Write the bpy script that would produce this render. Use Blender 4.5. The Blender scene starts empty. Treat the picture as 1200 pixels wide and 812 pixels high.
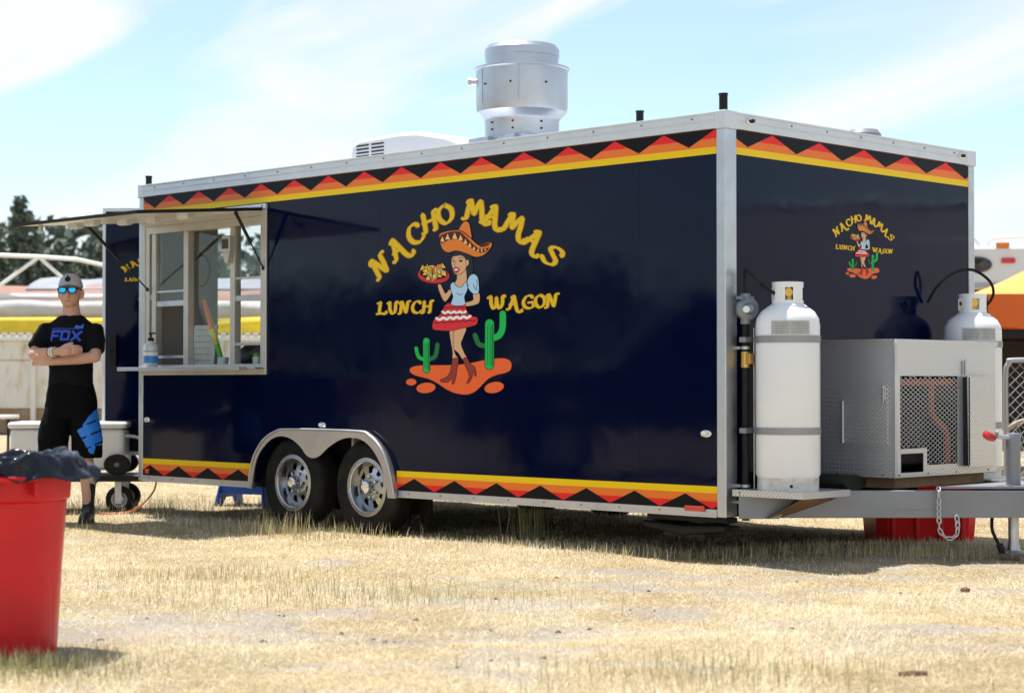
import bpy, bmesh, math, random
import numpy as np
from mathutils import Vector, Matrix, noise as mnoise
from mathutils.geometry import tessellate_polygon
from mathutils.bvhtree import BVHTree

random.seed(7); rng = np.random.default_rng(7)
sc = bpy.context.scene
col = sc.collection
R = math.radians

# ------------------------------------------------------------------ camera
CAM_H = 1.0
PITCH = math.atan(42 / 2193)
cam = bpy.data.cameras.new('camera'); cam_o = bpy.data.objects.new('camera', cam); col.objects.link(cam_o)
cam.sensor_width = 36; cam.lens = 2193 / 1200 * 36
cam_o.location = (0, 0, CAM_H); cam_o.rotation_euler = (math.pi / 2 + PITCH, 0, 0)
cam.clip_start = .1; cam.clip_end = 2000
cam.dof.use_dof = True; cam.dof.focus_distance = 10.9; cam.dof.aperture_fstop = 3.2
sc.camera = cam_o

# ------------------------------------------------------------------ sky and sun
SUN_EL = R(74); SUN_TO = Vector((-.71, .70, 0)).normalized()      # horizontal direction towards the sun
w = bpy.data.worlds.new('World'); sc.world = w; w.use_nodes = True
nt = w.node_tree; nt.nodes.clear()
N = nt.nodes.new; L = nt.links.new
out = N('ShaderNodeOutputWorld'); bg = N('ShaderNodeBackground'); bg.inputs['Strength'].default_value = .108
sky = N('ShaderNodeTexSky'); sky.sky_type = 'NISHITA'; sky.sun_disc = False
sky.sun_elevation = SUN_EL; sky.sun_rotation = math.atan2(SUN_TO.x, SUN_TO.y)
sky.altitude = 1600; sky.air_density = 1.0; sky.dust_density = .6; sky.ozone_density = 1.6
tc = N('ShaderNodeTexCoord'); sep = N('ShaderNodeSeparateXYZ'); L(tc.outputs['Generated'], sep.inputs[0])
az = N('ShaderNodeMath'); az.operation = 'ARCTAN2'; L(sep.outputs['X'], az.inputs[0]); L(sep.outputs['Y'], az.inputs[1])
el = N('ShaderNodeMath'); el.operation = 'ARCSINE'; L(sep.outputs['Z'], el.inputs[0])
# streaked high cloud, everywhere in the sky: noise over azimuth and elevation, sheared
sh = N('ShaderNodeMath'); sh.operation = 'MULTIPLY_ADD'; sh.inputs[1].default_value = -.28; L(az.outputs[0], sh.inputs[0]); L(el.outputs[0], sh.inputs[2])
cmb = N('ShaderNodeCombineXYZ'); L(az.outputs[0], cmb.inputs[0]); L(sh.outputs[0], cmb.inputs[1])
mp = N('ShaderNodeMapping'); mp.inputs['Scale'].default_value = (3.6, 14, 1); mp.inputs['Location'].default_value = (8.11, 2.853, 0); L(cmb.outputs[0], mp.inputs[0])
n1 = N('ShaderNodeTexNoise'); n1.noise_dimensions = '2D'; n1.inputs['Scale'].default_value = 1.0; n1.inputs['Detail'].default_value = 7; n1.inputs['Roughness'].default_value = .52; n1.inputs['Distortion'].default_value = .5
L(mp.outputs[0], n1.inputs['Vector'])
cr = N('ShaderNodeValToRGB'); cr.color_ramp.elements[0].position = .47; cr.color_ramp.elements[1].position = .66
cr.color_ramp.elements[0].color = (.20, .20, .20, 1); cr.color_ramp.elements[1].color = (.95, .95, .95, 1)
L(n1.outputs['Fac'], cr.inputs[0])
mx = N('ShaderNodeMix'); mx.data_type = 'RGBA'; mx.inputs['B'].default_value = (4.9, 5.0, 5.0, 1)
tint = N('ShaderNodeMix'); tint.data_type = 'RGBA'; tint.blend_type = 'MULTIPLY'; tint.inputs['Factor'].default_value = 1; tint.inputs['B'].default_value = (1.04, 1.08, .98, 1)
L(sky.outputs[0], tint.inputs['A'])
L(cr.outputs[0], mx.inputs['Factor']); L(tint.outputs['Result'], mx.inputs['A']); L(mx.outputs['Result'], bg.inputs['Color']); L(bg.outputs[0], out.inputs[0])

sun = bpy.data.lights.new('sun', 'SUN'); sun_o = bpy.data.objects.new('sun', sun); col.objects.link(sun_o)
sun.energy = 4.4; sun.angle = R(.55); sun.color = (1, .965, .91)
to_sun = Vector((SUN_TO.x * math.cos(SUN_EL), SUN_TO.y * math.cos(SUN_EL), math.sin(SUN_EL)))
sun_o.rotation_euler = (-to_sun).to_track_quat('-Z', 'Y').to_euler(); sun_o.location = (0, 0, 30)

sc.view_settings.view_transform = 'Standard'; sc.view_settings.look = 'None'
sc.view_settings.gamma = 1; sc.view_settings.exposure = .92; sc.view_settings.use_curve_mapping = False
sc.cycles.max_bounces = 8; sc.cycles.transparent_max_bounces = 12
sc.cycles.use_denoising = True

# ------------------------------------------------------------------ trailer frame: x forward (hitch), y away from serving side
TP = Vector((1.172, 10.28, 0)); TA = math.atan2(-.7007, .7135)
TX = Vector((math.cos(TA), math.sin(TA), 0)); TY = Vector((-math.sin(TA), math.cos(TA), 0))
def T(x, y, z=0): return TP + TX * x + TY * y + Vector((0, 0, z))
FPX = 2193.
def art_to_wall(px, py):
    """rectifies a point measured on the slanted side wall into wall coordinates (x, z)"""
    d = Vector(((px - 600) / FPX, math.cos(PITCH) - (406 - py) / FPX * math.sin(PITCH), math.sin(PITCH) + (406 - py) / FPX * math.cos(PITCH)))
    t = TP.dot(TY) / d.dot(TY)
    p = d * t + Vector((0, 0, CAM_H))
    return ((p - TP).dot(TX), p.z)

# ------------------------------------------------------------------ materials
MATS = {}
def mat(name, c, rough=.5, metal=0., spec=.5, var=0., vscale=8., bump=0., bscale=40., coat=0., dirt=None, stretch=None, rvar=0., bdist=.01, c2=None):
    """principled material; var mixes in c2 (or a darker tone) through noise, bump adds fine relief"""
    if name in MATS: return MATS[name]
    m = bpy.data.materials.new(name); m.use_nodes = True; MATS[name] = m
    t = m.node_tree; b = t.nodes['Principled BSDF']; NN = t.nodes.new; LL = t.links.new
    b.inputs['Base Color'].default_value = (*c, 1); b.inputs['Roughness'].default_value = rough
    b.inputs['Metallic'].default_value = metal; b.inputs['Specular IOR Level'].default_value = spec
    b.inputs['Coat Weight'].default_value = coat; b.inputs['Coat Roughness'].default_value = .08
    co = NN('ShaderNodeTexCoord'); src = co.outputs['Object']
    if stretch:
        mpp = NN('ShaderNodeMapping'); mpp.inputs['Scale'].default_value = stretch; LL(src, mpp.inputs[0]); src = mpp.outputs[0]
    if var or rvar:
        n = NN('ShaderNodeTexNoise'); n.inputs['Scale'].default_value = vscale; n.inputs['Detail'].default_value = 6; n.inputs['Roughness'].default_value = .6; LL(src, n.inputs['Vector'])
        rp = NN('ShaderNodeMapRange'); rp.inputs['From Min'].default_value = .35; rp.inputs['From Max'].default_value = .7; LL(n.outputs['Fac'], rp.inputs['Value'])
        if var:
            k = NN('ShaderNodeMix'); k.data_type = 'RGBA'; k.inputs['A'].default_value = (*c, 1)
            cc = c2 if c2 else tuple(x * (1 - var) for x in c); k.inputs['B'].default_value = (*cc, 1)
            LL(rp.outputs[0], k.inputs['Factor']); LL(k.outputs['Result'], b.inputs['Base Color'])
        if rvar:
            rr = NN('ShaderNodeMapRange'); rr.inputs['To Min'].default_value = rough; rr.inputs['To Max'].default_value = min(1, rough + rvar); LL(rp.outputs[0], rr.inputs['Value']); LL(rr.outputs[0], b.inputs['Roughness'])
    if bump:
        n = NN('ShaderNodeTexNoise'); n.inputs['Scale'].default_value = bscale; n.inputs['Detail'].default_value = 3; LL(src, n.inputs['Vector'])
        bp = NN('ShaderNodeBump'); bp.inputs['Strength'].default_value = bump; bp.inputs['Distance'].default_value = bdist; LL(n.outputs['Fac'], bp.inputs['Height']); LL(bp.outputs[0], b.inputs['Normal'])
    return m
def glass(name, tint=(.9, .95, .95), fac=None):
    m = bpy.data.materials.new(name); m.use_nodes = True; MATS[name] = m; t = m.node_tree; t.nodes.clear(); NN = t.nodes.new
    o = NN('ShaderNodeOutputMaterial'); tr = NN('ShaderNodeBsdfTransparent'); tr.inputs[0].default_value = (*tint, 1)
    g = NN('ShaderNodeBsdfGlossy'); g.inputs['Roughness'].default_value = .02
    f = NN('ShaderNodeFresnel'); f.inputs[0].default_value = 1.5
    ge = NN('ShaderNodeNewGeometry'); iv = NN('ShaderNodeMath'); iv.operation = 'SUBTRACT'; iv.inputs[0].default_value = 1; t.links.new(ge.outputs['Backfacing'], iv.inputs[1]); mu_ = NN('ShaderNodeMath'); mu_.operation = 'MULTIPLY'; t.links.new(f.outputs[0], mu_.inputs[0]); t.links.new(iv.outputs[0], mu_.inputs[1]); x = NN('ShaderNodeMixShader'); t.links.new(mu_.outputs[0], x.inputs[0]); t.links.new(tr.outputs[0], x.inputs[1]); t.links.new(g.outputs[0], x.inputs[2]); t.links.new(x.outputs[0], o.inputs[0])
    return m

NAVY = mat('navy_paint', (.0010, .0036, .0235), .05, spec=.155, bump=.22, bscale=1.2, bdist=.02, rvar=.06, vscale=3)
ALU = mat('brushed_aluminium', (.60, .615, .64), .34, 1., bump=.05, bscale=200, rvar=.16, vscale=6, var=.12)
WHITE_TRIM = mat('white_trim', (.66, .685, .72), .35, .35, var=.1, vscale=5)
STEEL = mat('galvanised_steel', (.55, .56, .58), .38, 1., var=.2, vscale=9, rvar=.2)
DRUM = mat('fan_aluminium', (.50, .53, .60), .33, .9, var=.1, vscale=4, rvar=.15)
CHROME = mat('chrome', (.75, .75, .76), .1, 1.)
DARK = mat('dark_underbody', (.012, .012, .012), .8, var=.4, vscale=6)
RUBBER = mat('rubber', (.008, .008, .009), .78, spec=.18, var=.5, vscale=7, c2=(.026, .023, .019), bump=.2, bscale=80, bdist=.002)
BLACKP = mat('black_plastic', (.008, .008, .009), .45, spec=.25)
GREYPAINT = mat('grey_frame_paint', (.23, .24, .27), .42, .3, var=.15, vscale=4, bump=.05, bscale=60, bdist=.002)
WHITEP = mat('white_tank_paint', (.80, .81, .83), .28, var=.05, vscale=3, bump=.03, bscale=30, bdist=.002)
INTER = mat('interior_panel', (.36, .36, .34), .4, var=.1, vscale=3)
FRAMEM = mat('window_frame_metal', (.60, .58, .54), .40, .6, var=.15, vscale=6)
FENDER = mat('fender_metal', (.55, .50, .46), .33, .7, var=.15, vscale=5, rvar=.15)
BRASS = mat('brass', (.62, .38, .10), .3, 1.)
YELLOW = mat('yellow_vinyl', (.86, .58, .006), .3, spec=.2)
ORANGE = mat('orange_vinyl', (.82, .19, .03), .3, spec=.2)
REDV = mat('red_vinyl', (.80, .022, .02), .3, spec=.2)
BLACKV = mat('black_vinyl', (.006, .006, .008), .35, spec=.12)
REDLENS = mat('red_lens', (.55, .04, .02), .2, coat=.5)
GLASS = glass('window_glass', (.90, .93, .93))
RUST = mat('rusty_steel', (.14, .09, .05), .75, var=.6, vscale=9, c2=(.25, .13, .06))

def diamond_plate():
    m = bpy.data.materials.new('diamond_plate'); m.use_nodes = True; MATS['diamond_plate'] = m
    t = m.node_tree; b = t.nodes['Principled BSDF']; NN = t.nodes.new; LL = t.links.new
    b.inputs['Base Color'].default_value = (.70, .71, .73, 1); b.inputs['Metallic'].default_value = .72; b.inputs['Roughness'].default_value = .30
    co = NN('ShaderNodeTexCoord'); se = NN('ShaderNodeSeparateXYZ'); LL(co.outputs['Object'], se.inputs[0])
    ad = NN('ShaderNodeMath'); ad.operation = 'ADD'; LL(se.outputs[0], ad.inputs[0]); LL(se.outputs[1], ad.inputs[1])     # along the face
    def m2(op, a, bb, c=None):
        n = NN('ShaderNodeMath'); n.operation = op
        for i, v in enumerate((a, bb, c)):
            if v is None: continue
            if isinstance(v, (int, float)): n.inputs[i].default_value = v
            else: LL(v, n.inputs[i])
        return n.outputs[0]
    u = ad.outputs[0]; v = se.outputs[2]
    S = 40.
    p = m2('MULTIPLY', m2('ADD', u, v), S); q = m2('MULTIPLY', m2('SUBTRACT', u, v), S)
    # two families of raised bars, in a checker
    cell = m2('MODULO', m2('ADD', m2('FLOOR', p, 0), m2('FLOOR', q, 0)), 2.0); cell = m2('ABSOLUTE', cell, 0)
    fp = m2('SUBTRACT', m2('FRACT', p, 0), .5); fq = m2('SUBTRACT', m2('FRACT', q, 0), .5)
    def bar(a, c):   # ellipse long in a, thin in c
        d = m2('ADD', m2('POWER', m2('DIVIDE', a, .46), 2.0), m2('POWER', m2('DIVIDE', c, .17), 2.0))
        return m2('MAXIMUM', m2('SUBTRACT', 1.0, d), 0.0)
    h = m2('ADD', m2('MULTIPLY', bar(m2('ABSOLUTE', fp, 0), m2('ABSOLUTE', fq, 0)), cell), m2('MULTIPLY', bar(m2('ABSOLUTE', fq, 0), m2('ABSOLUTE', fp, 0)), m2('SUBTRACT', 1.0, cell)))
    bp = NN('ShaderNodeBump'); bp.inputs['Strength'].default_value = 1.; bp.inputs['Distance'].default_value = .016; LL(h, bp.inputs['Height']); LL(bp.outputs[0], b.inputs['Normal'])
    return m
DPLATE = diamond_plate()

# ------------------------------------------------------------------ mesh builder
class MB:
    def __init__(s): s.v = []; s.f = []; s.m = []; s.mi = 0
    def add(s, vs, fs, M=None):
        o = len(s.v)
        for p in vs:
            p = Vector(p); s.v.append(tuple(M @ p) if M else tuple(p))
        for f in fs: s.f.append(tuple(o + i for i in f)); s.m.append(s.mi)
        return s
    def box(s, x0, x1, y0, y1, z0, z1, M=None):
        vs = [(x, y, z) for x in (x0, x1) for y in (y0, y1) for z in (z0, z1)]
        return s.add(vs, [(0, 1, 3, 2), (4, 6, 7, 5), (0, 4, 5, 1), (2, 3, 7, 6), (0, 2, 6, 4), (1, 5, 7, 3)], M)
    def cbox(s, c, sz, M=None): return s.box(c[0] - sz[0] / 2, c[0] + sz[0] / 2, c[1] - sz[1] / 2, c[1] + sz[1] / 2, c[2] - sz[2] / 2, c[2] + sz[2] / 2, M)
    def tube(s, pts, r, n=8, closed=False, M=None, cap=True):
        pts = [Vector(p) for p in pts]; k = len(pts); rs = r if isinstance(r, (list, tuple)) else [r] * k
        tang = []
        for i in range(k):
            a = pts[(i - 1) % k] if (closed or i > 0) else pts[i]; b = pts[(i + 1) % k] if (closed or i < k - 1) else pts[i]
            tang.append((b - a).normalized())
        ref = Vector((0, 0, 1)) if abs(tang[0].z) < .9 else Vector((1, 0, 0))
        nrm = tang[0].cross(ref).normalized(); vs = []
        for i in range(k):
            nrm = (nrm - tang[i] * nrm.dot(tang[i])).normalized(); bn = tang[i].cross(nrm)
            for j in range(n):
                a = 2 * math.pi * j / n; vs.append(pts[i] + (nrm * math.cos(a) + bn * math.sin(a)) * rs[i])
        fs = []
        for i in range(k if closed else k - 1):
            i2 = (i + 1) % k
            for j in range(n): j2 = (j + 1) % n; fs.append((i * n + j, i * n + j2, i2 * n + j2, i2 * n + j))
        if not closed and cap:
            fs.append(tuple(reversed(range(n)))); fs.append(tuple((k - 1) * n + j for j in range(n)))
        return s.add(vs, fs, M)
    def cyl(s, p0, p1, r, r1=None, n=16, M=None): return s.tube([p0, p1], [r, r if r1 is None else r1], n, M=M)
    def lathe(s, prof, n=32, M=None, closed=False):
        vs = []; k = len(prof)
        for (r, z) in prof:
            for j in range(n): a = 2 * math.pi * j / n; vs.append((r * math.cos(a), r * math.sin(a), z))
        fs = []
        for i in range(k if closed else k - 1):
            i2 = (i + 1) % k
            for j in range(n): j2 = (j + 1) % n; fs.append((i * n + j, i * n + j2, i2 * n + j2, i2 * n + j))
        if not closed:
            if prof[0][0] > 1e-6: fs.append(tuple(reversed(range(n))))
            if prof[-1][0] > 1e-6: fs.append(tuple((k - 1) * n + j for j in range(n)))
        return s.add(vs, fs, M)
    def plate(s, outer, holes, fn, w0, w1, M=None):
        """flat plate with holes; fn(u, v, w) maps to xyz"""
        loops = [[Vector((u, v, 0)) for u, v in lp] for lp in [outer] + list(holes)]
        flat = [p for lp in loops for p in lp]
        tris = tessellate_polygon(loops); nfl = len(flat)
        vs = [fn(p.x, p.y, w0) for p in flat] + [fn(p.x, p.y, w1) for p in flat]
        fs = [tuple(t) for t in tris] + [tuple(nfl + i for i in reversed(t)) for t in tris]
        o = 0
        for lp in loops:
            c = len(lp)
            for i in range(c): j = (i + 1) % c; fs.append((o + i, o + j, nfl + o + j, nfl + o + i))
            o += c
        return s.add(vs, fs, M)
    def grid(s, fn, nu, nv, closed_u=False):
        o = len(s.v)
        for j in range(nv):
            for i in range(nu): s.v.append(tuple(fn(i / (nu if closed_u else nu - 1), j / (nv - 1))))
        for j in range(nv - 1):
            for i in range(nu if closed_u else nu - 1):
                i2 = (i + 1) % nu
                s.f.append((o + j * nu + i, o + j * nu + i2, o + (j + 1) * nu + i2, o + (j + 1) * nu + i)); s.m.append(s.mi)
        return s
    def mesh(s, name, mats, smooth=35):
        me = bpy.data.meshes.new(name); me.from_pydata(s.v, [], s.f)
        mats = mats if isinstance(mats, (list, tuple)) else [mats]
        for m in mats: me.materials.append(m)
        if any(s.m): me.polygons.foreach_set('material_index', s.m)
        bm = bmesh.new(); bm.from_mesh(me); bmesh.ops.recalc_face_normals(bm, faces=bm.faces); bm.to_mesh(me); bm.free()
        if smooth:
            me.shade_smooth(); me.set_sharp_from_angle(angle=R(smooth))
        me.update(); return me
    def build(s, name, mats, parent=None, smooth=35, bevel=0, kind=None, loc=None, rot=None, label=None):
        o = link(name, s.mesh(name, mats, smooth), parent, loc, rot)
        if bevel:
            b = o.modifiers.new('bevel', 'BEVEL'); b.width = bevel; b.segments = 2; b.limit_method = 'ANGLE'; b.angle_limit = R(40); b.harden_normals = False
        if kind: o['kind'] = kind
        if label: o['label'] = label
        return o
def link(name, data, parent=None, loc=None, rot=None):
    o = bpy.data.objects.new(name, data); col.objects.link(o); o.parent = parent
    if loc is not None: o.location = loc
    if rot is not None: o.rotation_euler = rot
    return o
def tag(o, label, cat, group=None):
    o['label'] = label; o['category'] = cat
    if group: o['group'] = group
    return o
def thing(name, label, cat, loc=(0, 0, 0), rz=0, group=None):
    o = link(name, None, None, loc, (0, 0, rz)); o.empty_display_size = .2
    return tag(o, label, cat, group)
def along_y(p): return Matrix.Translation(p) @ Matrix.Rotation(R(90), 4, 'X')       # lathe axis z -> -y (towards the serving side)
def along_x(p): return Matrix.Translation(p) @ Matrix.Rotation(R(90), 4, 'Y')       # lathe axis z -> +x
def smooth_pts(pts, k=6, closed=False):
    P = [Vector(p) if len(p) == 3 else Vector((p[0], p[1], 0)) for p in pts]; n = len(P); o = []
    for i in range(n if closed else n - 1):
        g = lambda j: P[j % n] if closed else P[max(0, min(n - 1, j))]
        a, b, c, d = g(i - 1), g(i), g(i + 1), g(i + 2)
        for q in range(k):
            t = q / k; o.append(.5 * ((2 * b) + (c - a) * t + (2 * a - 5 * b + 4 * c - d) * t * t + (3 * b - a - 3 * c + d) * t ** 3))
    if not closed: o.append(P[-1])
    return o

# ------------------------------------------------------------------ ground
def vnoise(x, y, seed):
    xi = np.floor(x).astype(np.int64); yi = np.floor(y).astype(np.int64); fx = x - xi; fy = y - yi
    def h(a, b):
        n = (a * 374761393 + b * 668265263 + seed * 974711) & 0xFFFFFFFF
        n = ((n ^ (n >> 13)) * 1274126177) & 0xFFFFFFFF
        return ((n ^ (n >> 16)) & 0xFFFF) / 65535.
    sx = fx * fx * (3 - 2 * fx); sy = fy * fy * (3 - 2 * fy)
    return (h(xi, yi) * (1 - sx) + h(xi + 1, yi) * sx) * (1 - sy) + (h(xi, yi + 1) * (1 - sx) + h(xi + 1, yi + 1) * sx) * sy
def fbm(x, y, s, seed, o=4):
    x = np.asarray(x, float); y = np.asarray(y, float); t = 0; a = .5; q = 0
    for i in range(o): t = t + a * vnoise(x * s, y * s, seed + i * 17); q += a; a *= .55; s *= 2.1
    return t / q
def gz(x, y):
    """height of the field: gentle unevenness, a low rise at the hitch"""
    x = np.asarray(x, float); y = np.asarray(y, float)
    z = (fbm(x, y, .45, 3) - .5) * .06 + (fbm(x, y, 2.2, 9) - .5) * .03
    z = z + .035 * np.exp(-(((x - 2.3) / .8) ** 2 + ((y - 11.0) / .35) ** 2))
    far = np.clip((np.hypot(x, y - 8) - 14) / 20, 0, 1)
    return z * (1 - far)
def bareness(x, y):
    """bare dirt, mostly in a worn band across the middle foreground"""
    b = .5 * fbm(x, y * 1.7, .9, 21, 5) + .5 * fbm(x, y * 2.4, 3.0, 31, 4)
    band = np.exp(-((np.asarray(y, float) - 7.9 - .06 * np.asarray(x, float)) / 1.1) ** 2)
    return np.clip((b - .545 + .09 * band) * 8, 0, 1)
xs = np.concatenate([[-600, -300, -150, -80, -50, -35, -25, -18, -13, -10], np.arange(-8, 8.01, .06), [10, 13, 18, 25, 35, 50, 80, 150, 300, 600]])
ys = np.concatenate([[-600, -300, -150, -80, -40, -20, -8, -2, 1.5], np.arange(3, 19.01, .06), [20, 21.5, 24, 28, 34, 42, 55, 75, 110, 170, 260, 400, 800]])
GX, GY = np.meshgrid(xs, ys); gxv = GX.ravel(); gyv = GY.ravel(); gzv = gz(gxv, gyv)
me = bpy.data.meshes.new('ground'); nv = len(gxv); nx = len(xs); ny = len(ys)
me.vertices.add(nv); me.vertices.foreach_set('co', np.stack([gxv, gyv, gzv], 1).ravel())
ii, jj = np.meshgrid(np.arange(nx - 1), np.arange(ny - 1)); q0 = (jj * nx + ii).ravel()
fidx = np.stack([q0, q0 + 1, q0 + nx + 1, q0 + nx], 1).ravel(); nf = len(q0)
me.loops.add(nf * 4); me.loops.foreach_set('vertex_index', fidx); me.polygons.add(nf); me.polygons.foreach_set('loop_start', np.arange(nf) * 4)
me.update(calc_edges=True)
at = me.attributes.new('bare', 'FLOAT', 'POINT'); at.data.foreach_set('value', bareness(gxv, gyv))
me.shade_smooth()
gm = bpy.data.materials.new('dry_field'); gm.use_nodes = True; t = gm.node_tree; b = t.nodes['Principled BSDF']; b.inputs['Roughness'].default_value = 1; b.inputs['Specular IOR Level'].default_value = .1
NN = t.nodes.new; LL = t.links.new
co = NN('ShaderNodeTexCoord')
na = NN('ShaderNodeTexNoise'); na.inputs['Scale'].default_value = 55; na.inputs['Detail'].default_value = 8; na.inputs['Roughness'].default_value = .75; LL(co.outputs['Object'], na.inputs['Vector'])
nb = NN('ShaderNodeTexNoise'); nb.inputs['Scale'].default_value = 1.1; nb.inputs['Detail'].default_value = 5; LL(co.outputs['Object'], nb.inputs['Vector'])
r1 = NN('ShaderNodeValToRGB'); e = r1.color_ramp.elements; e[0].position = .30; e[0].color = (.17, .12, .065, 1); e[1].position = .72; e[1].color = (.64, .53, .34, 1); LL(na.outputs['Fac'], r1.inputs[0])
r2 = NN('ShaderNodeValToRGB'); e = r2.color_ramp.elements; e[0].position = .3; e[0].color = (.15, .12, .085, 1); e[1].position = .66; e[1].color = (.50, .445, .38, 1); LL(na.outputs['Fac'], r2.inputs[0])
att = NN('ShaderNodeAttribute'); att.attribute_name = 'bare'
mm = NN('ShaderNodeMix'); mm.data_type = 'RGBA'; LL(att.outputs['Fac'], mm.inputs['Factor']); LL(r1.outputs[0], mm.inputs['A']); LL(r2.outputs[0], mm.inputs['B'])
rr = NN('ShaderNodeMapRange'); rr.inputs['From Min'].default_value = .3; rr.inputs['From Max'].default_value = .7; rr.inputs['To Min'].default_value = .8; rr.inputs['To Max'].default_value = 1.15; LL(nb.outputs['Fac'], rr.inputs['Value'])
mu = NN('ShaderNodeMix'); mu.data_type = 'RGBA'; mu.blend_type = 'MULTIPLY'; mu.inputs['Factor'].default_value = 1; LL(mm.outputs['Result'], mu.inputs['A']); LL(rr.outputs[0], mu.inputs['B']); LL(mu.outputs['Result'], b.inputs['Base Color'])
bp = NN('ShaderNodeBump'); bp.inputs['Strength'].default_value = .8; bp.inputs['Distance'].default_value = .02; LL(na.outputs['Fac'], bp.inputs['Height']); LL(bp.outputs[0], b.inputs['Normal'])
me.materials.append(gm)
ground = link('ground', me); ground['kind'] = 'structure'

# dry grass: straw lying flat and short standing blades
def grass_material():
    m = bpy.data.materials.new('straw'); m.use_nodes = True; t = m.node_tree; t.nodes.clear(); NN = t.nodes.new; LL = t.links.new
    o = NN('ShaderNodeOutputMaterial'); d = NN('ShaderNodeBsdfDiffuse'); tr = NN('ShaderNodeBsdfTranslucent'); x = NN('ShaderNodeMixShader'); x.inputs[0].default_value = .35
    a = NN('ShaderNodeAttribute'); a.attribute_name = 'tone'; g = NN('ShaderNodeAttribute'); g.attribute_name = 'green'
    r = NN('ShaderNodeValToRGB'); e = r.color_ramp.elements; e[0].position = 0; e[0].color = (.30, .22, .11, 1); e[1].position = 1; e[1].color = (.88, .80, .62, 1)
    k = r.color_ramp.elements.new(.35); k.color = (.57, .44, .24, 1); k = r.color_ramp.elements.new(.7); k.color = (.76, .63, .41, 1)
    LL(a.outputs['Fac'], r.inputs[0])
    mx = NN('ShaderNodeMix'); mx.data_type = 'RGBA'; LL(g.outputs['Fac'], mx.inputs['Factor']); LL(r.outputs[0], mx.inputs['A']); mx.inputs['B'].default_value = (.20, .24, .08, 1)
    LL(mx.outputs['Result'], d.inputs[0]); LL(mx.outputs['Result'], tr.inputs[0]); LL(d.outputs[0], x.inputs[1]); LL(tr.outputs[0], x.inputs[2]); LL(x.outputs[0], o.inputs[0])
    return m
STRAW = grass_material()
def blades(name, px, py, length, lean, width, tone, green, label, parent=None):
    n = len(px); pz = gz(px, py) - .004; az = rng.uniform(0, 2 * math.pi, n)
    dx = np.cos(az); dy = np.sin(az); sx = -dy; sy = dx
    h1 = length * .55; l2 = lean + rng.uniform(0, .45, n)
    up1 = np.cos(lean); out1 = np.sin(lean); up2 = np.maximum(np.cos(l2), .02); out2 = np.sin(l2)
    base = np.stack([px, py, pz], 1); S = np.stack([sx, sy, np.zeros(n)], 1) * width[:, None] * .5
    m = base + np.stack([dx * out1 * h1, dy * out1 * h1, up1 * h1 + .003], 1)
    tp = m + np.stack([dx * out2 * length * .45, dy * out2 * length * .45, up2 * length * .45], 1)
    V = np.stack([base - S, base + S, m + S * .8, m - S * .8, tp], 1).reshape(-1, 3)
    o = np.arange(n) * 5
    loops = np.stack([o, o + 1, o + 2, o + 3, o + 3, o + 2, o + 4], 1).ravel()
    ls = np.stack([np.arange(n) * 7, np.arange(n) * 7 + 4], 1).ravel()
    me = bpy.data.meshes.new(name); me.vertices.add(len(V)); me.vertices.foreach_set('co', V.ravel())
    me.loops.add(len(loops)); me.loops.foreach_set('vertex_index', loops.astype(np.int32)); me.polygons.add(len(ls)); me.polygons.foreach_set('loop_start', ls.astype(np.int32))
    me.update(calc_edges=True)
    a = me.attributes.new('tone', 'FLOAT', 'POINT'); a.data.foreach_set('value', np.repeat(tone, 5))
    a = me.attributes.new('green', 'FLOAT', 'POINT'); a.data.foreach_set('value', np.repeat(green, 5))
    me.materials.append(STRAW)
    o = link(name, me, parent); o['kind'] = 'stuff'; o['label'] = label; o['category'] = 'grass'
    return o
def scatter(n, ymin, ymax, p):
    """points in the field in view and a step to each side; density falls with distance"""
    u = rng.uniform(0, 1, n); y = ymin * (ymax / ymin) ** (u ** p); x = rng.uniform(-1, 1, n) * (.30 * y + 1.2)
    return x, y
px, py = scatter(520000, 5.2, 22, .85)
bare = bareness(px, py); keep = rng.uniform(0, 1, len(px)) > bare * .86
px = px[keep]; py = py[keep]; n = len(px)
clump = fbm(px, py, 1.6, 55, 4); fine = fbm(px, py, 9, 77, 3)
flat = rng.uniform(0, 1, n) < .68
lean = np.where(flat, rng.uniform(1.15, 1.52, n), rng.uniform(.1, .8, n))
length = np.where(flat, rng.uniform(.02, .075, n), rng.uniform(.010, .036, n) * (.5 + 1.5 * np.clip((clump - .3) * 2, 0, 1)) * (.6 + .8 * fine))
width = rng.uniform(.0015, .0036, n) * np.clip(py / 9, .8, 1.8)
tone = np.clip(rng.normal(.66, .22, n) + (clump - .5) * 1.0 + (fine - .5) * .8, 0, 1)
gr = fbm(px, py, .55, 91, 4)
green = np.clip((gr - .56) * 4, 0, .75) * (rng.uniform(0, 1, n) < .55)
blades('dry_grass', px, py, length, lean, width, tone, green, 'short straw coloured dry grass covering the field')
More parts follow.
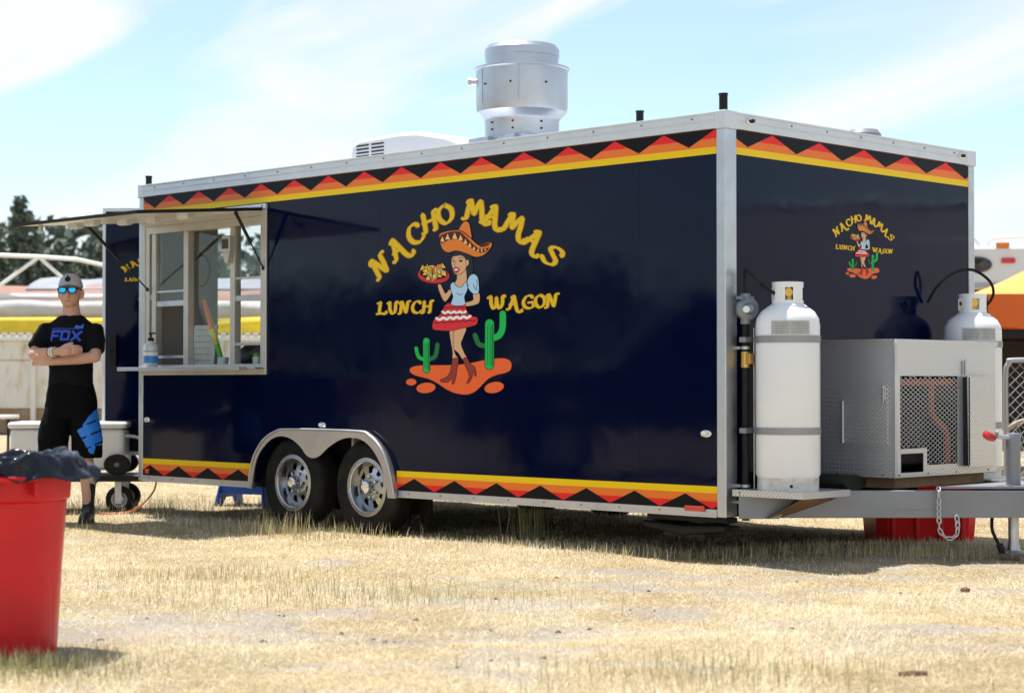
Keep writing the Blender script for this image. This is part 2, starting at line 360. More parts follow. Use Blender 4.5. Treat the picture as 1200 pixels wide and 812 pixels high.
# taller grass left uncut along the trailer, round the wheels, the hitch and the red bin
def tuft_points(cx, cy, sx, sy, n): return rng.normal(cx, sx, n), rng.normal(cy, sy, n)
tp = [(*tuft_points(.11, 11.75, .06, .05, 70), .16, .38, .7), (*tuft_points(-1.55, 12.35, .18, .06, 220), .05, .20, .35), (*tuft_points(-1.15, 12.0, .25, .06, 260), .03, .13, .3),
      (*tuft_points(2.2, 10.55, .55, .10, 900), .03, .10, .25), (*tuft_points(1.1, 10.75, .5, .10, 700), .03, .09, .2), (*tuft_points(.1, 11.3, .5, .10, 450), .03, .08, .2),
      (*tuft_points(-1.75, 6.45, .22, .12, 900), .03, .09, .75), (*tuft_points(-2.2, 12.9, .5, .2, 700), .03, .10, .3), (*tuft_points(.75, 6.3, .35, .2, 600), .03, .08, .5), (*tuft_points(-.7, 8.6, .5, .25, 900), .03, .09, .35),
      (*tuft_points(-2.9, 14.6, .5, .3, 500), .05, .16, .35), (*tuft_points(-3.3, 14.6, .6, .3, 500), .05, .16, .2), (*tuft_points(-1.5, 9.6, .4, .2, 700), .03, .08, .25)]
tx = np.concatenate([a[0] for a in tp]); ty = np.concatenate([a[1] for a in tp])
tl = np.concatenate([rng.uniform(a[2], a[3], len(a[0])) for a in tp]); tg = np.concatenate([np.clip(rng.normal(a[4], .2, len(a[0])), 0, .9) for a in tp])
n = len(tx)
blades('tall_grass', tx, ty, tl, rng.uniform(.02, .35, n), rng.uniform(.002, .0045, n), np.clip(rng.normal(.6, .2, n), 0, 1), tg, 'taller uncut grass blades around the trailer wheels and hitch')
# dung chips, stones and dark crumbs lying on the bare dirt
crumb = mat('soil_crumb', (.075, .06, .045), .95, var=.5, vscale=30)
cm = MB()
for i in range(380):
    y = random.uniform(6, 9.6); x = random.uniform(-2.4, 2.9)
    if bareness(x, y) < .25: continue
    r = random.uniform(.05, 1) ** 2 * .013 + .002; vs = []
    for k in range(6): a = k * math.pi / 3; vs.append((x + r * math.cos(a) * random.uniform(.6, 1.5), y + r * math.sin(a) * random.uniform(.6, 1.2), float(gz(x, y)) + .001))
    vs.append((x, y, float(gz(x, y)) + r * .8)); cm.add(vs, [(k, (k + 1) % 6, 6) for k in range(6)])
o = cm.build('soil_crumbs', crumb, kind='stuff'); o['label'] = 'dark soil crumbs strewn over the bare dirt'; o['category'] = 'soil'
wood = mat('weathered_wood', (.20, .10, .06), .9, var=.5, vscale=40)
def chip(x, y, l, d, h, rz, name, label):
    m = MB(); k = 9
    m.grid(lambda u, v: ((v - .5) * l * (1 - .1 * math.cos(u * 12)), math.cos(u * 2 * math.pi) * d * (.7 + .3 * math.sin(v * 3.14)) * (1 + .15 * math.sin(v * 17 + u * 9)), math.sin(u * 2 * math.pi) * h * (.6 + .4 * math.sin(v * 3.14)) + h * .6), k, 8, True)
    m.f.append(tuple(range(k))); m.m.append(0); m.f.append(tuple(range(7 * k, 8 * k))); m.m.append(0)
    tag(m.build(name, wood, loc=(x, y, float(gz(x, y))), rot=(0, 0, rz)), label, 'wood')
chip(1.36, 6.36, .095, .013, .012, .1, 'wood_stick', 'short broken brown stick lying on the dry grass')
chip(2.18, 9.02, .04, .02, .016, .5, 'wood_chip', 'small tan wood chip lying on bare dirt before the hitch')

# ------------------------------------------------------------------ printed logo (flat vinyl), laid out in wall coordinates
VC = {'y': (.80, .52, .02), 'yo': (.38, .17, .01), 'k': (.006, .006, .008), 'or': (.78, .22, .035), 'dk': (.10, .02, .015), 'lt': (.90, .55, .22), 'hair': (.022, .024, .03), 'skin': (.72, .42, .23),
      'lip': (.45, .03, .04), 'w': (.85, .85, .85), 'blue': (.42, .66, .90), 'red': (.70, .035, .045), 'boot': (.30, .05, .035), 'mound': (.86, .14, .035), 'g': (.012, .50, .09), 'gd': (.02, .18, .05), 'plate': (.62, .03, .05), 'chip': (.86, .55, .10), 'gn': (.20, .42, .05)}
VKEYS = list(VC); VM = [mat('print_' + k, VC[k], .32, spec=.15) for k in VKEYS]
class Art:
    def __init__(s): s.p = []                      # (points, colour, layer)
    def poly(s, pts, c, layer): s.p.append(([tuple(q)[:2] for q in pts], c, layer))
    def blob(s, pts, c, layer, k=5): s.poly(smooth_pts(pts, k, True), c, layer)
    def ell(s, cx, cy, rx, ry, c, layer, rot=0, n=22):
        cr, sr = math.cos(rot), math.sin(rot)
        s.poly([(cx + rx * math.cos(a) * cr - ry * math.sin(a) * sr, cy + rx * math.cos(a) * sr + ry * math.sin(a) * cr) for a in [2 * math.pi * i / n for i in range(n)]], c, layer)
    def line(s, pts, w, c, layer, k=5, closed=False, sm=True, nib=None):
        P = smooth_pts(pts, k, closed) if sm else [Vector((p[0], p[1], 0)) for p in pts]
        n = len(P); left = []; right = []
        for i in range(n):
            a = P[(i - 1) % n] if (closed or i) else P[i]; b = P[(i + 1) % n] if (closed or i < n - 1) else P[i]
            t = (b - a); t = t.normalized() if t.length > 1e-9 else Vector((1, 0, 0)); q = Vector((-t.y, t.x, 0))
            ww = w if not isinstance(w, (list, tuple)) else w[0] + (w[1] - w[0]) * i / max(1, n - 1)
            if nib is not None: ww = ww * (.50 + .72 * abs(math.sin(math.atan2(t.y, t.x) - nib))) + (.0)
            left.append(P[i] + q * ww / 2); right.append(P[i] - q * ww / 2)
        for i in range(n if closed else n - 1):
            j = (i + 1) % n; s.p.append(([(v.x, v.y) for v in (left[i], left[j], right[j], right[i])], c, layer))
        if not closed:
            for e_, ww in ((P[0], w if not isinstance(w, (list, tuple)) else w[0]), (P[-1], w if not isinstance(w, (list, tuple)) else w[1])):
                s.ell(e_.x, e_.y, ww / 2 * (.75 if nib is not None else 1), ww / 2 * (.75 if nib is not None else 1), c, layer + .5, n=10)
    def build(s, name, parent, fn, step=.0004, loc=None):
        """fn(x, z, lift) -> xyz"""
        m = MB()
        for pts, c, layer in s.p:
            m.mi = VKEYS.index(c); k = len(pts)
            m.add([fn(x, z, .0008 + layer * step) for x, z in pts], [tuple(range(k))])
        me = bpy.data.meshes.new(name); me.from_pydata(m.v, [], m.f)
        for q in VM: me.materials.append(q)
        me.polygons.foreach_set('material_index', m.m); me.update()
        return link(name, me, parent, loc)
GL = {
 'N': [[(-.08, -.02), (.05, .02), (.12, .35), (.2, .93)], [(.06, .80), (.2, .97), (.36, .5), (.5, .06)], [(.5, .06), (.6, .5), (.68, .95), (.86, 1.0)]],
 'A': [[(-.08, .0), (.08, .04), (.26, .5), (.42, .95)], [(.26, .88), (.42, .98), (.5, .5), (.56, .02), (.66, -.2), (.84, -.24), (.92, -.08)], [(.12, .36), (.5, .38)]],
 'C': [[(.74, .80), (.6, .96), (.32, .90), (.12, .52), (.2, .14), (.5, .02), (.78, .2)]],
 'H': [[(-.04, -.02), (.1, .02), (.18, .5), (.22, .95)], [(.1, .48), (.62, .54)], [(.5, .0), (.6, .04), (.66, .5), (.74, .94), (.9, .96)]],
 'O': [[(.42, .98), (.14, .72), (.12, .28), (.38, .02), (.66, .28), (.68, .72), (.42, .98)]],
 'M': [[(-.12, -.02), (.04, .02), (.12, .5), (.2, .93)], [(.06, .84), (.2, .97), (.3, .6), (.4, .24)], [(.4, .24), (.54, .7), (.66, .97)], [(.66, .97), (.74, .5), (.78, .06), (.9, -.2), (1.06, -.24), (1.14, -.06)]],
 'S': [[(.76, .74), (.66, .95), (.36, .96), (.2, .74), (.42, .54), (.66, .36), (.62, .1), (.34, .0), (.06, .16)]],
 'L': [[(.04, .90), (.24, .97), (.18, .5), (.12, .06)], [(-.06, .02), (.3, .06), (.58, .02), (.68, .22)]],
 'U': [[(-.04, .88), (.12, .96), (.12, .4), (.28, .05), (.5, .2), (.6, .95), (.76, .92)]],
 'W': [[(-.08, .86), (.1, .97), (.12, .4), (.26, .05), (.42, .3), (.48, .88)], [(.48, .88), (.52, .3), (.66, .05), (.84, .35), (.9, .95), (1.06, .92)]],
 'G': [[(.74, .80), (.6, .96), (.32, .90), (.12, .52), (.2, .14), (.5, .02), (.74, .16), (.72, .44), (.44, .44)]],
}
def logo_art():
    """drawn in photograph pixels on the slanted wall, then rectified to wall metres relative to the logo's foot"""
    A = Art()
    Z = lambda x, y: (400 + x / 3.1233, 220 + y / 3.1233)
    def glyph(ch, cx, cy, h, wd, rot, th=.205):
        cr, sr = math.cos(R(rot)), math.sin(R(rot))
        for lay, grow, c in ((1, .075, 'yo'), (3, 0, 'y')):
            for k, st in enumerate(GL[ch]):
                pts = []
                for (x, y) in st:
                    u = (x - .4) * wd; v = (y - .5) * h; pts.append(Z(cx + u * cr - v * sr, cy - (u * sr + v * cr)))
                A.line(pts, (th + grow) * h / 3.1233, c, lay + .25 * k, 6, nib=R(-20 - rot))
    for ch, x, y, r in (('N', 143, 285, 38), ('A', 205, 222, 36), ('C', 268, 170, 26), ('H', 322, 124, 18), ('O', 381, 97, 10)): glyph(ch, x, y, 70, {'N': 84, 'A': 84, 'C': 78, 'H': 80, 'O': 84}[ch], r)
    for ch, x, y, r in (('M', 488, 80, -4), ('A', 556, 100, -12), ('M', 632, 132, -22), ('A', 706, 190, -32), ('S', 772, 247, -36)): glyph(ch, x, y, 70, {'M': 80, 'A': 84, 'S': 88}[ch], r)
    for ch, x, y in (('L', 152, 441), ('U', 192, 440), ('N', 232, 438), ('C', 275, 437), ('H', 314, 435)): glyph(ch, x, y, 44, 48, 2)
    for ch, x, y in (('W', 565, 420), ('A', 632, 420), ('G', 683, 418), ('O', 728, 415), ('N', 772, 413)): glyph(ch, x, y, 48, 56, 3)
    U = lambda pts: [(480 + x / 5.417, 230 + y / 5.417) for x, y in pts]
    D = lambda pts: [(470 + x / 6.247, 340 + y / 6.247) for x, y in pts]
    def shape(pts, c, lay, ol=.55, k=4):
        A.blob(pts, c, lay, k)
        if ol: A.line(pts + [], ol, 'k', lay + .7, k, True)
    # ground patch, rocks, cacti
    shape(D([(62, 590), (75, 565), (130, 550), (250, 548), (400, 545), (520, 530), (610, 510), (700, 498), (770, 500), (808, 530), (805, 580), (770, 605), (700, 622), (640, 650), (590, 700), (540, 745), (480, 765), (400, 755), (330, 725), (270, 685), (200, 650), (120, 630), (80, 612)]), 'mound', 0)
    for cx, cy, rx, ry, ro in ((75, 672, 38, 25, 0), (183, 715, 70, 38, -.1), (682, 712, 72, 40, -.2)):
        q = D([(cx, cy)])[0]; A.ell(q[0], q[1], rx / 6.247, ry / 6.247, 'mound', 0, ro)
    def cactus(trunk, arms, wt):
        for grow, c, lay in ((9, 'k', 2), (0, 'g', 3)):
            A.line(D(trunk), (wt + grow) / 6.247, c, lay, 4)
            for pts, wa, cc in arms: A.line(D(pts), (wa + grow) / 6.247, c if grow else cc, lay - .9, 5)
        (x0, y0), (x1, y1) = trunk
        for dx in (-.22, .08): A.line(D([(x0 + wt * dx, y0 + 20), (x1 + wt * dx, y1 - 6)]), 5 / 6.247, 'gd', 4.2, 2)
        A.line(D([(x0 + wt * .34, y0 + 10), (x1 + wt * .34, y1)]), wt * .2 / 6.247, 'gd', 4.1, 2)
    cactus([(650, 245), (648, 548)], [([(668, 352), (718, 332), (744, 275), (746, 172)], 46, 'g'), ([(630, 408), (572, 396), (543, 330)], 34, 'gd')], 64)
    cactus([(187, 372), (188, 582)], [([(175, 508), (130, 488), (112, 425)], 26, 'g'), ([(205, 508), (252, 482), (268, 400)], 30, 'gd')], 46)
    # legs, boots, skirt
    shape(D([(357, 296), (400, 296), (388, 400), (398, 465), (424, 508), (380, 508), (378, 450), (366, 380)]), 'skin', 3)
    shape(D([(392, 296), (478, 276), (456, 350), (442, 395), (468, 465), (487, 498), (456, 510), (420, 460), (388, 428), (384, 370)]), 'skin', 4)
    shape(D([(380, 504), (425, 504), (408, 580), (406, 622), (388, 684), (374, 680), (380, 642), (345, 672), (296, 672), (290, 656), (330, 640), (362, 600)]), 'boot', 5, k=2)
    shape(D([(455, 508), (486, 494), (512, 545), (540, 560), (552, 622), (542, 628), (530, 592), (520, 640), (492, 684), (484, 672), (500, 640), (494, 600)]), 'boot', 6, k=2)
    shape(D([(338, 98), (462, 98), (482, 150), (515, 188), (562, 202), (556, 250), (505, 268), (440, 282), (370, 298), (290, 296), (234, 284), (238, 225), (265, 200), (302, 160)]), 'red', 5, k=3)
    wav = lambda x0, y0, x1, y1, a, n: [(x0 + (x1 - x0) * i / n, y0 + (y1 - y0) * i / n + (a if i % 2 else -a)) for i in range(n + 1)]
    A.line(D(wav(306, 164, 476, 162, 6, 8)), 17 / 6.247, 'w', 6.5); A.line(D(wav(262, 212, 510, 196, 6, 10)), 19 / 6.247, 'w', 6.5)
    for x0, y0, x1, y1, n in ((325, 128, 468, 128, 8), (298, 182, 500, 176, 10), (244, 240, 552, 222, 12)): A.line(D(wav(x0, y0, x1, y1, 5, n)), 5 / 6.247, 'k', 7)
    # arms, neck, bodice, sleeve
    shape(U([(180, 568), (200, 560), (228, 618), (246, 600), (266, 588), (270, 612), (240, 660), (222, 668), (200, 630)]), 'skin', 4, k=2)
    shape(U([(405, 620), (442, 610), (448, 658), (430, 686), (352, 700), (352, 676), (404, 660)]), 'skin', 4, k=3)
    shape(U([(305, 490), (345, 476), (362, 470), (364, 545), (330, 580), (280, 568), (300, 530)]), 'skin', 4, k=3)
    shape(U([(262, 562), (284, 545), (296, 568), (332, 576), (356, 546), (374, 560), (366, 602), (350, 640), (352, 690), (268, 690), (278, 640), (266, 600)]), 'blue', 6, k=3)
    A.line(U([(302, 612), (318, 626), (338, 620)]), .6, 'k', 7)
    shape(U([(366, 560), (380, 510), (410, 494), (435, 515), (443, 570), (440, 612), (414, 622), (385, 600)]), 'blue', 6, k=4)
    for pts in ([(425, 530), (432, 560), (422, 585)], [(408, 560), (416, 585), (436, 596)]): A.line(U(pts), .6, 'k', 7)
    # hair, face
    shape(U([(272, 372), (300, 345), (350, 344), (386, 370), (402, 420), (402, 480), (380, 516), (362, 500), (360, 420), (330, 385), (282, 388)]), 'hair', 4, 0)
    shape(U([(272, 388), (300, 378), (334, 376), (358, 400), (362, 450), (346, 480), (312, 498), (286, 490), (276, 460), (268, 430)]), 'skin', 5.5, .5)
    shape(U([(360, 410), (375, 404), (379, 430), (362, 446)]), 'skin', 6.6, .4)
    for pts in ([(274, 414), (284, 408), (290, 412), (283, 419)], [(314, 412), (326, 404), (340, 406), (330, 420)]): A.poly(U(pts), 'k', 7)
    for pts in ([(273, 402), (288, 396)], [(312, 396), (328, 388), (344, 394)]): A.line(U(pts), .5, 'k', 7)
    A.line(U([(296, 415), (288, 440), (298, 443)]), .4, 'k', 7)
    A.blob(U([(281, 456), (304, 451), (322, 460), (310, 483), (290, 487)]), 'lip', 7); A.poly(U([(287, 462), (314, 459), (306, 472), (291, 475)]), 'w', 8)
    # sombrero
    shape(U([(314, 222), (326, 190), (345, 165), (365, 160), (382, 176), (390, 215), (394, 268), (350, 255)]), 'or', 6, k=4)
    shape(U([(190, 252), (200, 236), (250, 221), (310, 216), (352, 232), (400, 276), (440, 310), (470, 300), (510, 292), (527, 306), (510, 340), (470, 376), (420, 386), (370, 366), (300, 346), (250, 358), (215, 340), (198, 300)]), 'or', 8, k=4)
    A.blob(U([(194, 256), (250, 229), (310, 224), (348, 246), (402, 300), (450, 336), (508, 326), (488, 352), (448, 358), (394, 330), (340, 290), (300, 275), (250, 280), (206, 300)]), 'dk', 9.5, 3)
    for x, y, s in ((212, 272, 18), (245, 256, 20), (290, 250, 22), (328, 262, 19), (358, 286, 16), (386, 308, 15), (412, 328, 12), (438, 340, 11), (462, 342, 10), (484, 338, 8)):
        A.poly(U([(x - s * .75, y + s * .9), (x, y - s * .9), (x + s * .75, y + s * 1.05)]), 'lt', 10.5)
    A.blob(U([(444, 312), (470, 302), (514, 296), (500, 314), (462, 324)]), 'dk', 10.5, 3); A.line(U([(318, 222), (345, 232), (392, 268)]), .6, 'k', 9.4)
    # plate of nachos
    q = U([(155, 502)])[0]
    A.ell(q[0], q[1], 106 / 5.417, 56 / 5.417, 'k', 5.2, .06); A.ell(q[0], q[1], 101 / 5.417, 51 / 5.417, 'plate', 5.6, .06); A.ell(q[0], q[1] - 2, 88 / 5.417, 36 / 5.417, 'k', 6.0, .06)
    rs = random.Random(4)
    for i in range(46):
        a = rs.uniform(0, 6.28); rr = math.sqrt(rs.uniform(0, 1)); cx = 155 + 74 * rr * math.cos(a); cy = 478 + 54 * rr * math.sin(a); ro = rs.uniform(0, 6.28); s = rs.uniform(13, 22)
        tri = [(cx + s * math.cos(ro + k * 2.09), cy + s * math.sin(ro + k * 2.09)) for k in range(3)]
        big = [(cx + (s + 5) * math.cos(ro + k * 2.09), cy + (s + 5) * math.sin(ro + k * 2.09)) for k in range(3)]
        A.poly(U(big), 'k', 6.4 + i * .12); A.poly(U(tri), rs.choice(('chip', 'chip', 'or', 'y', 'lt')), 6.46 + i * .12)
    for i in range(16):
        cx = 155 + rs.uniform(-60, 60); cy = 465 + rs.uniform(-45, 40); A.line(U([(cx, cy), (cx + rs.uniform(-9, 9), cy + 10)]), .8, rs.choice(('gn', 'y', 'w')), 12.2, 2)
    fx, fz = art_to_wall(540, 466)
    out = Art()
    for pts, c, lay in A.p:
        q = []
        for p in pts:
            x, z = art_to_wall(*p); q.append((x - fx, z - fz))
        out.p.append((q, c, lay))
    return out, fx, fz
LOGO, LOGO_X, LOGO_Z = logo_art()

# ------------------------------------------------------------------ food trailer
LEN, WID, TOP, FLOOR = 5.60, 2.60, 2.485, .43
tr = thing('food_trailer', 'navy blue food concession trailer with zigzag stripes and open serving window', 'food trailer', TP, TA)
S = lambda u, v, w_: (u, w_, v)                   # side plane: (x, z) -> plate across y
F = lambda u, v, w_: (w_, u, v)                   # front / rear plane: (y, z) -> plate across x
rect = lambda a, b, c, d: [(a, c), (b, c), (b, d), (a, d)]
ARCH_OUT = [(-4.205, .255), (-4.165, .44), (-4.05, .585), (-3.90, .658), (-3.74, .675), (-3.06, .675), (-2.92, .650), (-2.80, .565), (-2.72, .43), (-2.67, .25)]
ARCH_IN = [(-4.172, .255), (-4.115, .46), (-3.99, .583), (-3.86, .628), (-3.73, .612), (-3.63, .56), (-3.57, .508), (-3.50, .487), (-3.42, .508), (-3.34, .56), (-3.22, .615), (-3.10, .634), (-2.97, .613), (-2.86, .535), (-2.775, .41), (-2.735, .25)]
WX0, WX1, WZ0, WZ1 = -5.52, -4.09, 1.10, 2.175
arch = [(-4.18, .30), (-4.13, .45), (-4.0, .59), (-3.86, .64), (-3.1, .645), (-2.95, .62), (-2.80, .50), (-2.715, .30)]
m = MB(); m.plate([(-5.585, .30)] + arch + [(-.04, .30), (-.04, 2.40), (-5.585, 2.40)], [rect(WX0, WX1, WZ0, WZ1)], S, 0, .045)
side = m.build('side_wall', [NAVY], tr, smooth=0)
m = MB(); m.plate(rect(-5.585, -.04, .30, 2.40), [], S, WID - .045, WID); m.build('side_wall', [NAVY], tr, smooth=0)
m = MB(); m.plate(rect(.05, WID - .05, .30, 2.40), [], F, -.045, 0); m.build('front_wall', [NAVY], tr, smooth=0)
DO0, DO1 = .68, 1.52
m = MB(); m.plate(rect(.05, WID - .05, .30, 2.40), [rect(DO0, DO1, FLOOR + .01, 2.32)], F, -LEN, -LEN + .045); m.build('rear_wall', [NAVY], tr, smooth=0)
m = MB(); m.box(-LEN + .02, -.02, .02, WID - .02, 2.455, 2.478); m.build('roof', WHITE_TRIM, tr, smooth=0)
m = MB(); m.box(-LEN + .05, -4.22, .05, WID - .05, FLOOR - .06, FLOOR); m.box(-2.66, -.05, .05, WID - .05, FLOOR - .06, FLOOR); m.box(-4.22, -2.66, .32, WID - .32, FLOOR - .06, FLOOR); m.build('floor_deck', mat('deck', (.05, .05, .05), .8), tr, smooth=0)
m = MB(); m.box(-LEN + .046, -.046, .046, WID - .046, 2.41, 2.44); m.build('ceiling_panel', INTER, tr, smooth=0)
# inner linings
m = MB(); m.box(-LEN + .05, -.05, WID - .06, WID - .047, FLOOR, 2.41); m.box(-3.2, -3.18, .05, WID - .06, FLOOR, 2.41)
m.plate(rect(.06, WID - .06, FLOOR, 2.41), [rect(DO0, DO1, FLOOR + .01, 2.32)], F, -LEN + .047, -LEN + .06)
m.plate(rect(-LEN + .06, -3.2, .75, 2.41), [rect(WX0, WX1, WZ0, WZ1)], S, .047, .06); m.build('inner_lining', INTER, tr, smooth=0)
m = MB(); m.box(-5.3, -3.3, WID - .75, WID - .1, FLOOR, 1.32); m.box(-5.3, -3.3, WID - .78, WID - .08, 1.32, 1.36); m.build('kitchen_counter', mat('stainless', (.5, .5, .5), .35, 1.), tr, bevel=.006)
m = MB(); m.box(-4.9, -3.4, WID - .5, WID - .08, 1.75, 2.3); m.build('wall_cabinet', mat('cabinet_grey', (.20, .21, .20), .45), tr, bevel=.006)

# zigzag vinyl stripes: flat print on the walls, as thin strips
def stripe(parent, fn, u0, u1, top, apex, pitch, name):
    """bands with black teeth; fn(u, z, lift)"""
    if top: zs = [(2.263, 2.302, YELLOW), (2.302, 2.348, ORANGE), (2.348, 2.399, REDV)]
    else: zs = [(.389, .427, YELLOW), (.345, .389, ORANGE), (.301, .345, REDV)]
    for a, b, mm_ in zs:
        m = MB(); m.add([fn(u0, a, .0012), fn(u1, a, .0012), fn(u1, b, .0012), fn(u0, b, .0012)], [(0, 1, 2, 3)]); m.build(name, mm_, parent, smooth=0)
    m = MB(); k = math.floor((u0 - apex) / pitch) - 1
    while apex + k * pitch < u1 + pitch:
        c = apex + k * pitch
        pts = [(c, 2.398), (c + pitch / 2, 2.311), (c + pitch, 2.398)] if top else [(c - pitch / 2, .302), (c, .381), (c + pitch / 2, .302)]
        if pts[0][0] < u0 or pts[2][0] > u1:       # clip to the wall's edge
            base = pts[0][1]; q = []
            for i in range(3):
                a, b = pts[i], pts[(i + 1) % 3]
                if u0 <= a[0] <= u1: q.append(a)
                for lim in (u0, u1):
                    if (a[0] - lim) * (b[0] - lim) < 0: f_ = (lim - a[0]) / (b[0] - a[0]); q.append((lim, a[1] + (b[1] - a[1]) * f_))
            pts = q
        if len(pts) >= 3:
            ctr = (sum(p[0] for p in pts) / len(pts), sum(p[1] for p in pts) / len(pts)); pts = sorted(pts, key=lambda p: math.atan2(p[1] - ctr[1], p[0] - ctr[0]))
            m.add([fn(p[0], p[1], .0024) for p in pts], [tuple(range(len(pts)))])
        k += 1
    m.build(name, BLACKV, parent, smooth=0)
fs = lambda u, z, l: (u, -l, z)
ff = lambda u, z, l: (l, u, z)
stripe(tr, fs, -5.58, -.045, True, -.068, .3685, 'zigzag_stripe')
stripe(tr, fs, -5.58, -4.20, False, -5.459, .362, 'zigzag_stripe'); stripe(tr, fs, -2.69, -.045, False, -.283, .373, 'zigzag_stripe')
stripe(tr, ff, .095, WID - .055, True, .433, .4593, 'zigzag_stripe')
LOGO.build('painted_logo', tr, lambda x, z, l: (LOGO_X + x, -l, LOGO_Z + z))
LOGO.build('painted_logo', tr, lambda x, z, l: (l, 1.345 + x * .372, 1.615 + z * .318), step=.0003)

# aluminium trim: top rails with screws, corner posts, bottom rail
def screws(parent, pts, n, r=.006):
    m = MB()
    for p in pts:
        d = Vector(n); m.cyl(Vector(p) - d * .001, Vector(p) + d * .004, r, n=6)
    return m.build('screw', mat('screw_steel', (.25, .25, .26), .35, 1.), parent, kind='stuff')
def rail_s(u0, u1, y0, y1, name='top_rail'):
    m = MB(); m.box(u0, u1, y0, y1, 2.402, 2.49); m.box(u0, u1, y0 - .004 if y0 < 1 else y0, y1 + (.004 if y0 > 1 else 0), 2.443, 2.449); m.box(u0, u1, y0 - .006 if y0 < 1 else y0, y1 + (.006 if y0 > 1 else 0), 2.482, 2.494); return m.build(name, WHITE_TRIM, tr, smooth=0, bevel=.002)
rs_ = rail_s(-5.56, -.06, -.014, .03); screws(rs_, [(-5.4 + i * .37, -.0145, 2.466) for i in range(15)], (0, -1, 0))
rail_s(-5.56, -.06, WID - .03, WID + .014)
m = MB(); m.box(-.03, .014, .06, WID - .06, 2.402, 2.49); m.box(-.03, .018, .06, WID - .06, 2.443, 2.449); m.box(-.03, .020, .06, WID - .06, 2.482, 2.494); rf = m.build('top_rail', WHITE_TRIM, tr, smooth=0, bevel=.002)
screws(rf, [(.0145, .25 + i * .35, 2.466) for i in range(7)], (1, 0, 0))
m = MB(); m.box(-LEN - .014, -LEN + .03, .06, WID - .06, 2.402, 2.49); m.build('top_rail', WHITE_TRIM, tr, smooth=0, bevel=.002)
for (cx, cy, wx, wy) in ((0, 0, .055, .095), (0, WID, .055, .06), (-LEN, 0, .045, .05), (-LEN, WID, .05, .05)):
    sx = -1 if cx == 0 else 1; sy = 1 if cy == 0 else -1; p = .008
    L_ = [(cx - sx * p, cy - sy * p), (cx + sx * wx, cy - sy * p), (cx + sx * wx, cy + sy * .02), (cx + sx * .02, cy + sy * .02), (cx + sx * .02, cy + sy * wy), (cx - sx * p, cy + sy * wy)]
    m = MB(); m.plate(L_, [], lambda u, v, w_: (u, v, w_), .258, 2.40); m.build('corner_post', ALU, tr, smooth=0, bevel=.006)
    m = MB(); m.box(min(cx - sx * .017, cx + sx * .06), max(cx - sx * .017, cx + sx * .06), min(cy - sy * .017, cy + sy * .10), max(cy - sy * .017, cy + sy * .10), 2.398, 2.50); m.build('corner_cap', WHITE_TRIM, tr, smooth=0, bevel=.006)
for u0, u1 in ((-5.56, -4.205), (-2.665, -.055)):
    m = MB(); m.box(u0, u1, -.010, .03, .258, .300); m.box(u0, u1, -.014, .03, .256, .266); rb = m.build('bottom_rail', ALU, tr, smooth=0, bevel=.002)
    screws(rb, [(u0 + .1 + i * .3, -.0105, .282) for i in range(int((u1 - u0) / .3))], (0, -1, 0), .005)
m = MB(); m.box(-5.55, -.06, WID - .03, WID + .012, .258, .30); m.build('bottom_rail', ALU, tr, smooth=0)
# vertical panel seams with a rivet row
for x in (-3.99, -2.86, -1.72, -.62):
    m = MB(); m.box(x - .0008, x + .0008, -.0006, .001, .70 if -4.1 < x < -2.7 else .43, 2.26); m.build('panel_seam', NAVY, tr, smooth=0)
# marker lights
def marker(p, axis, lens, base_w=.055):
    e_ = link('marker_light', None, tr)
    M_ = along_y(p) if axis == 'y' else along_x(p)
    m = MB(); m.add([], []); sc_ = Matrix.Diagonal((1.5, .75, 1, 1)) if axis == 'y' else Matrix.Diagonal((.75, 1.5, 1, 1))
    m.lathe([(0, 0), (.026, 0), (.026, .006), (.02, .010), (0, .010)], 16, M_ @ sc_); o1 = m.build('marker_light', CHROME, tr)
    m = MB(); m.lathe([(0, .008), (.017, .008), (.014, .020), (0, .023)], 16, M_ @ sc_); m.build('lens', lens, o1)
    bpy.data.objects.remove(e_)
CLEAR = mat('clear_lens', (.65, .63, .6), .15, coat=.6)
for p in ((-.132, 0, .716), (-3.442, 0, .711), (-5.50, 0, .718)): marker(p, 'y', CLEAR)
for p in ((.014, .21, 2.455), (.014, 2.44, 2.455)): marker(p, 'x', BLACKP)
m = MB(); m.box(-.275, -.135, -.022, -.009, .285, .315); ml = m.build('marker_light', REDLENS, tr, bevel=.004)
m = MB(); m.box(-5.50, -5.46, -.022, -.0025, .315, .345); m.build('marker_light', REDLENS, tr, bevel=.004)

# fender and wheel well
m = MB(); oin = [(p.x, p.y) for p in smooth_pts(ARCH_IN, 4)]; oot = [(p.x, p.y) for p in smooth_pts(ARCH_OUT, 4)]
m.plate(oot + oin[::-1], [], S, -.040, -.036)
n_ = len(oot)
m.add([(x, -.040, z) for x, z in oot] + [(x, .004, z) for x, z in oot] + [(x * 1, -.040, z + .008) for x, z in oot] + [(x, .004, z + .008) for x, z in oot],
      [(i, i + 1, n_ + i + 1, n_ + i) for i in range(n_ - 1)] + [(2 * n_ + i, 3 * n_ + i, 3 * n_ + i + 1, 2 * n_ + i + 1) for i in range(n_ - 1)] + [(i, 2 * n_ + i, 2 * n_ + i + 1, i + 1) for i in range(n_ - 1)])
fend = m.build('fender', FENDER, tr, smooth=30)
m = MB(); m.tube([(x, -.041, z + .003) for x, z in oot], .008, 8); m.build('fender_bead', ALU, fend)
m = MB(); m.box(-4.2, -2.69, .30, .32, .12, .70); m.box(-4.2, -2.69, .047, .30, .69, .70); m.box(-4.205, -4.19, .05, .30, .26, .69); m.box(-2.70, -2.685, .05, .30, .26, .69); m.build('wheel_well', DARK, tr, smooth=0)
